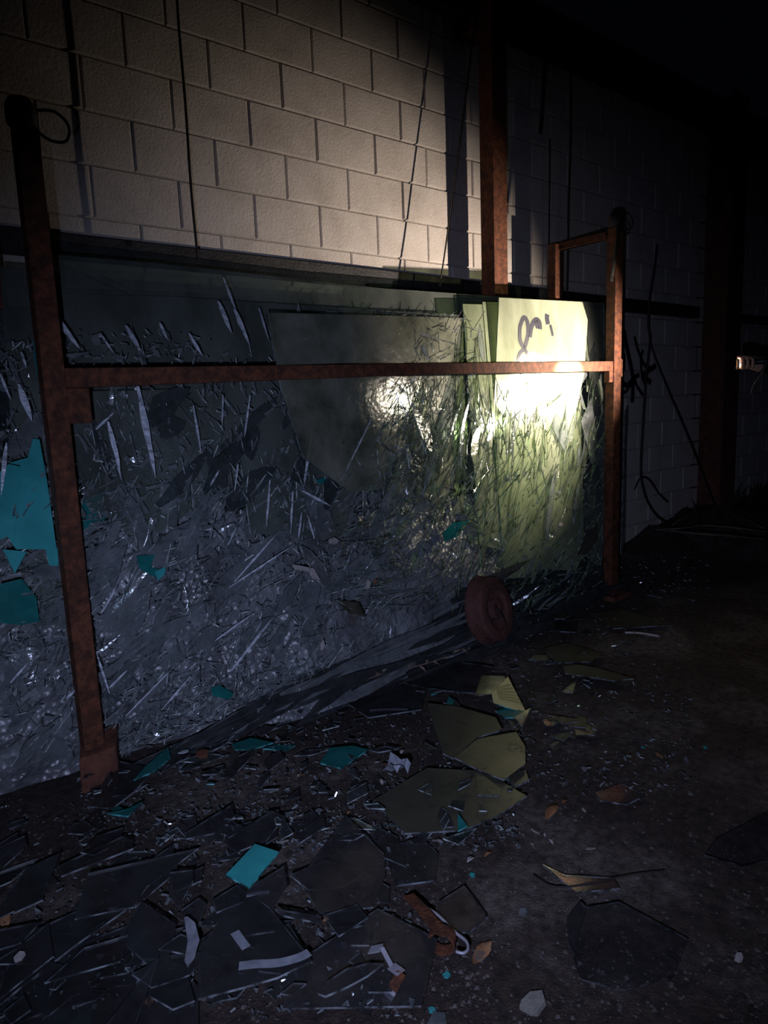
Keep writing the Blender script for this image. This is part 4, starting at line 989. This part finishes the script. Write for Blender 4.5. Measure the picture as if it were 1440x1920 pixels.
m, nt, out = newmat('lens'); e_ = N(nt, 'ShaderNodeEmission', Strength=160.0); e_.inputs[0].default_value = (1, .9, .7, 1); nt.links.new(e_.outputs[0], out.inputs[0])
lat('lens', [(.001, -.0095), (.018, -.0095), (.018, -.0085), (.001, -.0085)], m, TORCH, beamdir, tb)
tube('lanyard', [TORCH - beamdir * .12, TORCH - beamdir * .10 - upv * .05 - side * .01, TORCH - beamdir * .06 - upv * .11 - side * .02, TORCH - beamdir * .05 - upv * .15 - side * .02], .002, M['straw'], tb, 6)
# skeleton: one connected graph
Vs = []; Rs = []; Es = []
def jt(p, r, par=None):
    Vs.append(Vector(p)); Rs.append(r); i = len(Vs) - 1
    if par is not None: Es.append((par, i))
    return i
B0 = Vector((4.02, 1.10, 0))       # standing spot
fw = Vector((-.52, .85, 0)).normalized(); rt_ = Vector((fw.y, -fw.x, 0))
def bp(r_, f_, z_): return B0 + rt_ * r_ + fw * f_ + Vector((0, 0, z_))
pel = jt(bp(0, 0, .96), .14); sp1 = jt(bp(0, .01, 1.12), .13, pel); sp2 = jt(bp(0, .01, 1.30), .145, sp1); ch = jt(bp(0, -.005, 1.43), .12, sp2)
nk = jt(bp(0, .005, 1.53), .055, ch); hd0 = jt(bp(0, .03, 1.61), .078, nk); hd1 = jt(bp(0, .03, 1.69), .092, hd0); hd2 = jt(bp(0, .02, 1.76), .06, hd1)
for s in (-1, 1):
    hp = jt(bp(s * .095, 0, .90), .095, pel); kn = jt(bp(s * .11, .02, .50), .058, hp); cf = jt(bp(s * .115, -.01, .33), .052, kn); an = jt(bp(s * .12, -.02, .10), .04, cf)
    he = jt(bp(s * .12, -.03, .045), .04, an); to = jt(bp(s * .14, .15, .03), .03, he)
shL = jt(bp(-.17, 0, 1.42), .062, ch); elL = jt(bp(-.24, -.03, 1.14), .042, shL); 
wrL = jt(bp(-.23, .12, .95), .028, elL); hL = jt(bp(-.22, .15, .88), .027, wrL)
for k in range(4):
    f0 = jt(bp(-.245 + .018 * k, .165, .83), .009, hL); f1 = jt(bp(-.245 + .018 * k, .165, .79), .008, f0); jt(bp(-.24 + .018 * k, .15, .765), .007, f1)
t0 = jt(bp(-.19, .18, .87), .010, hL); jt(bp(-.175, .19, .83), .008, t0)
shR = jt(bp(.17, 0, 1.42), .062, ch)
grip = TORCH - beamdir * .034
palm = grip + side * .030 - upv * .012
wr = palm - beamdir * .075 + side * .02 - upv * .02
el = bp(.24, .12, 1.16)
elR = jt(el, .043, shR); faR = jt(el.lerp(wr, .55), .035, elR); wrR = jt(wr, .026, faR)
p1 = jt(palm - beamdir * .03 + side * .004, .022, wrR); p2 = jt(palm, .021, p1); p3 = jt(palm + beamdir * .026, .018, p2)
def arc(ax_off, a0, a1_, par, r0, rad=.0245, n=4):
    for i in range(1, n + 1):
        th = math.radians(a0 + (a1_ - a0) * i / n); d = side * math.cos(th) + upv * math.sin(th)
        par = jt(grip + beamdir * ax_off + d * rad, r0 * (1 - .12 * i / n), par)
arc(.042, -20, -235, p3, .0090); arc(.021, -20, -245, p2, .0093); arc(.000, -20, -240, p2, .0090); arc(-.022, -20, -225, p1, .0078)
tA = jt(grip - beamdir * .012 + side * .020 + upv * .022, .0115, p1); tB = jt(grip + beamdir * .018 + side * .006 + upv * .026, .010, tA); jt(grip + beamdir * .046 + upv * .028, .0085, tB)
me = bpy.data.meshes.new('person'); off = B0
me.from_pydata([v - off for v in Vs], Es, []); me.update()
per = bpy.data.objects.new('person', me); col.objects.link(per); per.location = off
md = per.modifiers.new('skin', 'SKIN'); md.use_smooth_shade = True
for i, sv in enumerate(me.skin_vertices[0].data): sv.radius = (Rs[i], Rs[i]); sv.use_root = (i == pel)
ms = per.modifiers.new('sub', 'SUBSURF'); ms.levels = 2; ms.render_levels = 2
dg = bpy.context.evaluated_depsgraph_get(); m2 = bpy.data.meshes.new_from_object(per.evaluated_get(dg))
per.modifiers.clear(); per.data = m2; m2.materials.clear()
for mt in (M['skin'], M['cloth']): m2.materials.append(mt)
hr = palm; hl_ = bp(-.22, .15, .85)
for pl in m2.polygons:
    c = pl.center + off; pl.use_smooth = True
    hand = (c - grip).length < .085 or (c - wr).length < .02 or (c - hl_).length < .10
    face_ = c.z > 1.55
    pl.material_index = 0 if (hand or face_) else 1
tag(per, 'person in dark clothes at the right frame edge, only the fist holding the torch showing', 'person')
# face details and hair
hc = bp(0, .03, 1.67)
def blob(name, c, rx, ry, rz, mat, parent, cut=None):
    V = []; Fc = []; A, B = 14, 9
    for j in range(B + 1):
        ph = math.pi * j / B
        for i in range(A):
            th = 2 * math.pi * i / A; d = rt_ * math.cos(th) * math.sin(ph) * rx + fw * math.sin(th) * math.sin(ph) * ry + Vector((0, 0, math.cos(ph) * rz)); V.append(c + d)
    for j in range(B):
        for i in range(A): Fc.append((j * A + i, (j + 1) * A + i, (j + 1) * A + (i + 1) % A, j * A + (i + 1) % A))
    return mob(name, V, Fc, mat, parent, smooth=True)
blob('hair', bp(0, .0, 1.725), .098, .105, .085, M['hair'], per)
blob('nose', bp(0, .104, 1.665), .012, .018, .022, M['skin'], per)
for s in (-1, 1):
    blob('eye', bp(s * .032, .088, 1.69), .012, .008, .009, M['pale'], per)
    blob('ear', bp(s * .084, .02, 1.675), .012, .02, .03, M['skin'], per)
blob('mouth', bp(0, .088, 1.625), .024, .009, .007, M['leaf'], per)
ORD = ['first', 'second', 'third', 'fourth', 'fifth', 'sixth', 'seventh', 'eighth', 'ninth', 'tenth', 'eleventh', 'twelfth', 'thirteenth', 'fourteenth', 'fifteenth', 'sixteenth', 'seventeenth', 'eighteenth', 'nineteenth', 'twentieth']
byl = {}
for o, lb, px in REG: byl.setdefault(lb, []).append((px, o))
for lb, L_ in byl.items():
    L_.sort(key=lambda t: t[0])
    for i, (px, o) in enumerate(L_):
        o['label'] = lb if len(L_) == 1 else (lb + ', ' + ORD[min(i, 19)] + ' from the left')
print('objects', len(bpy.data.objects))
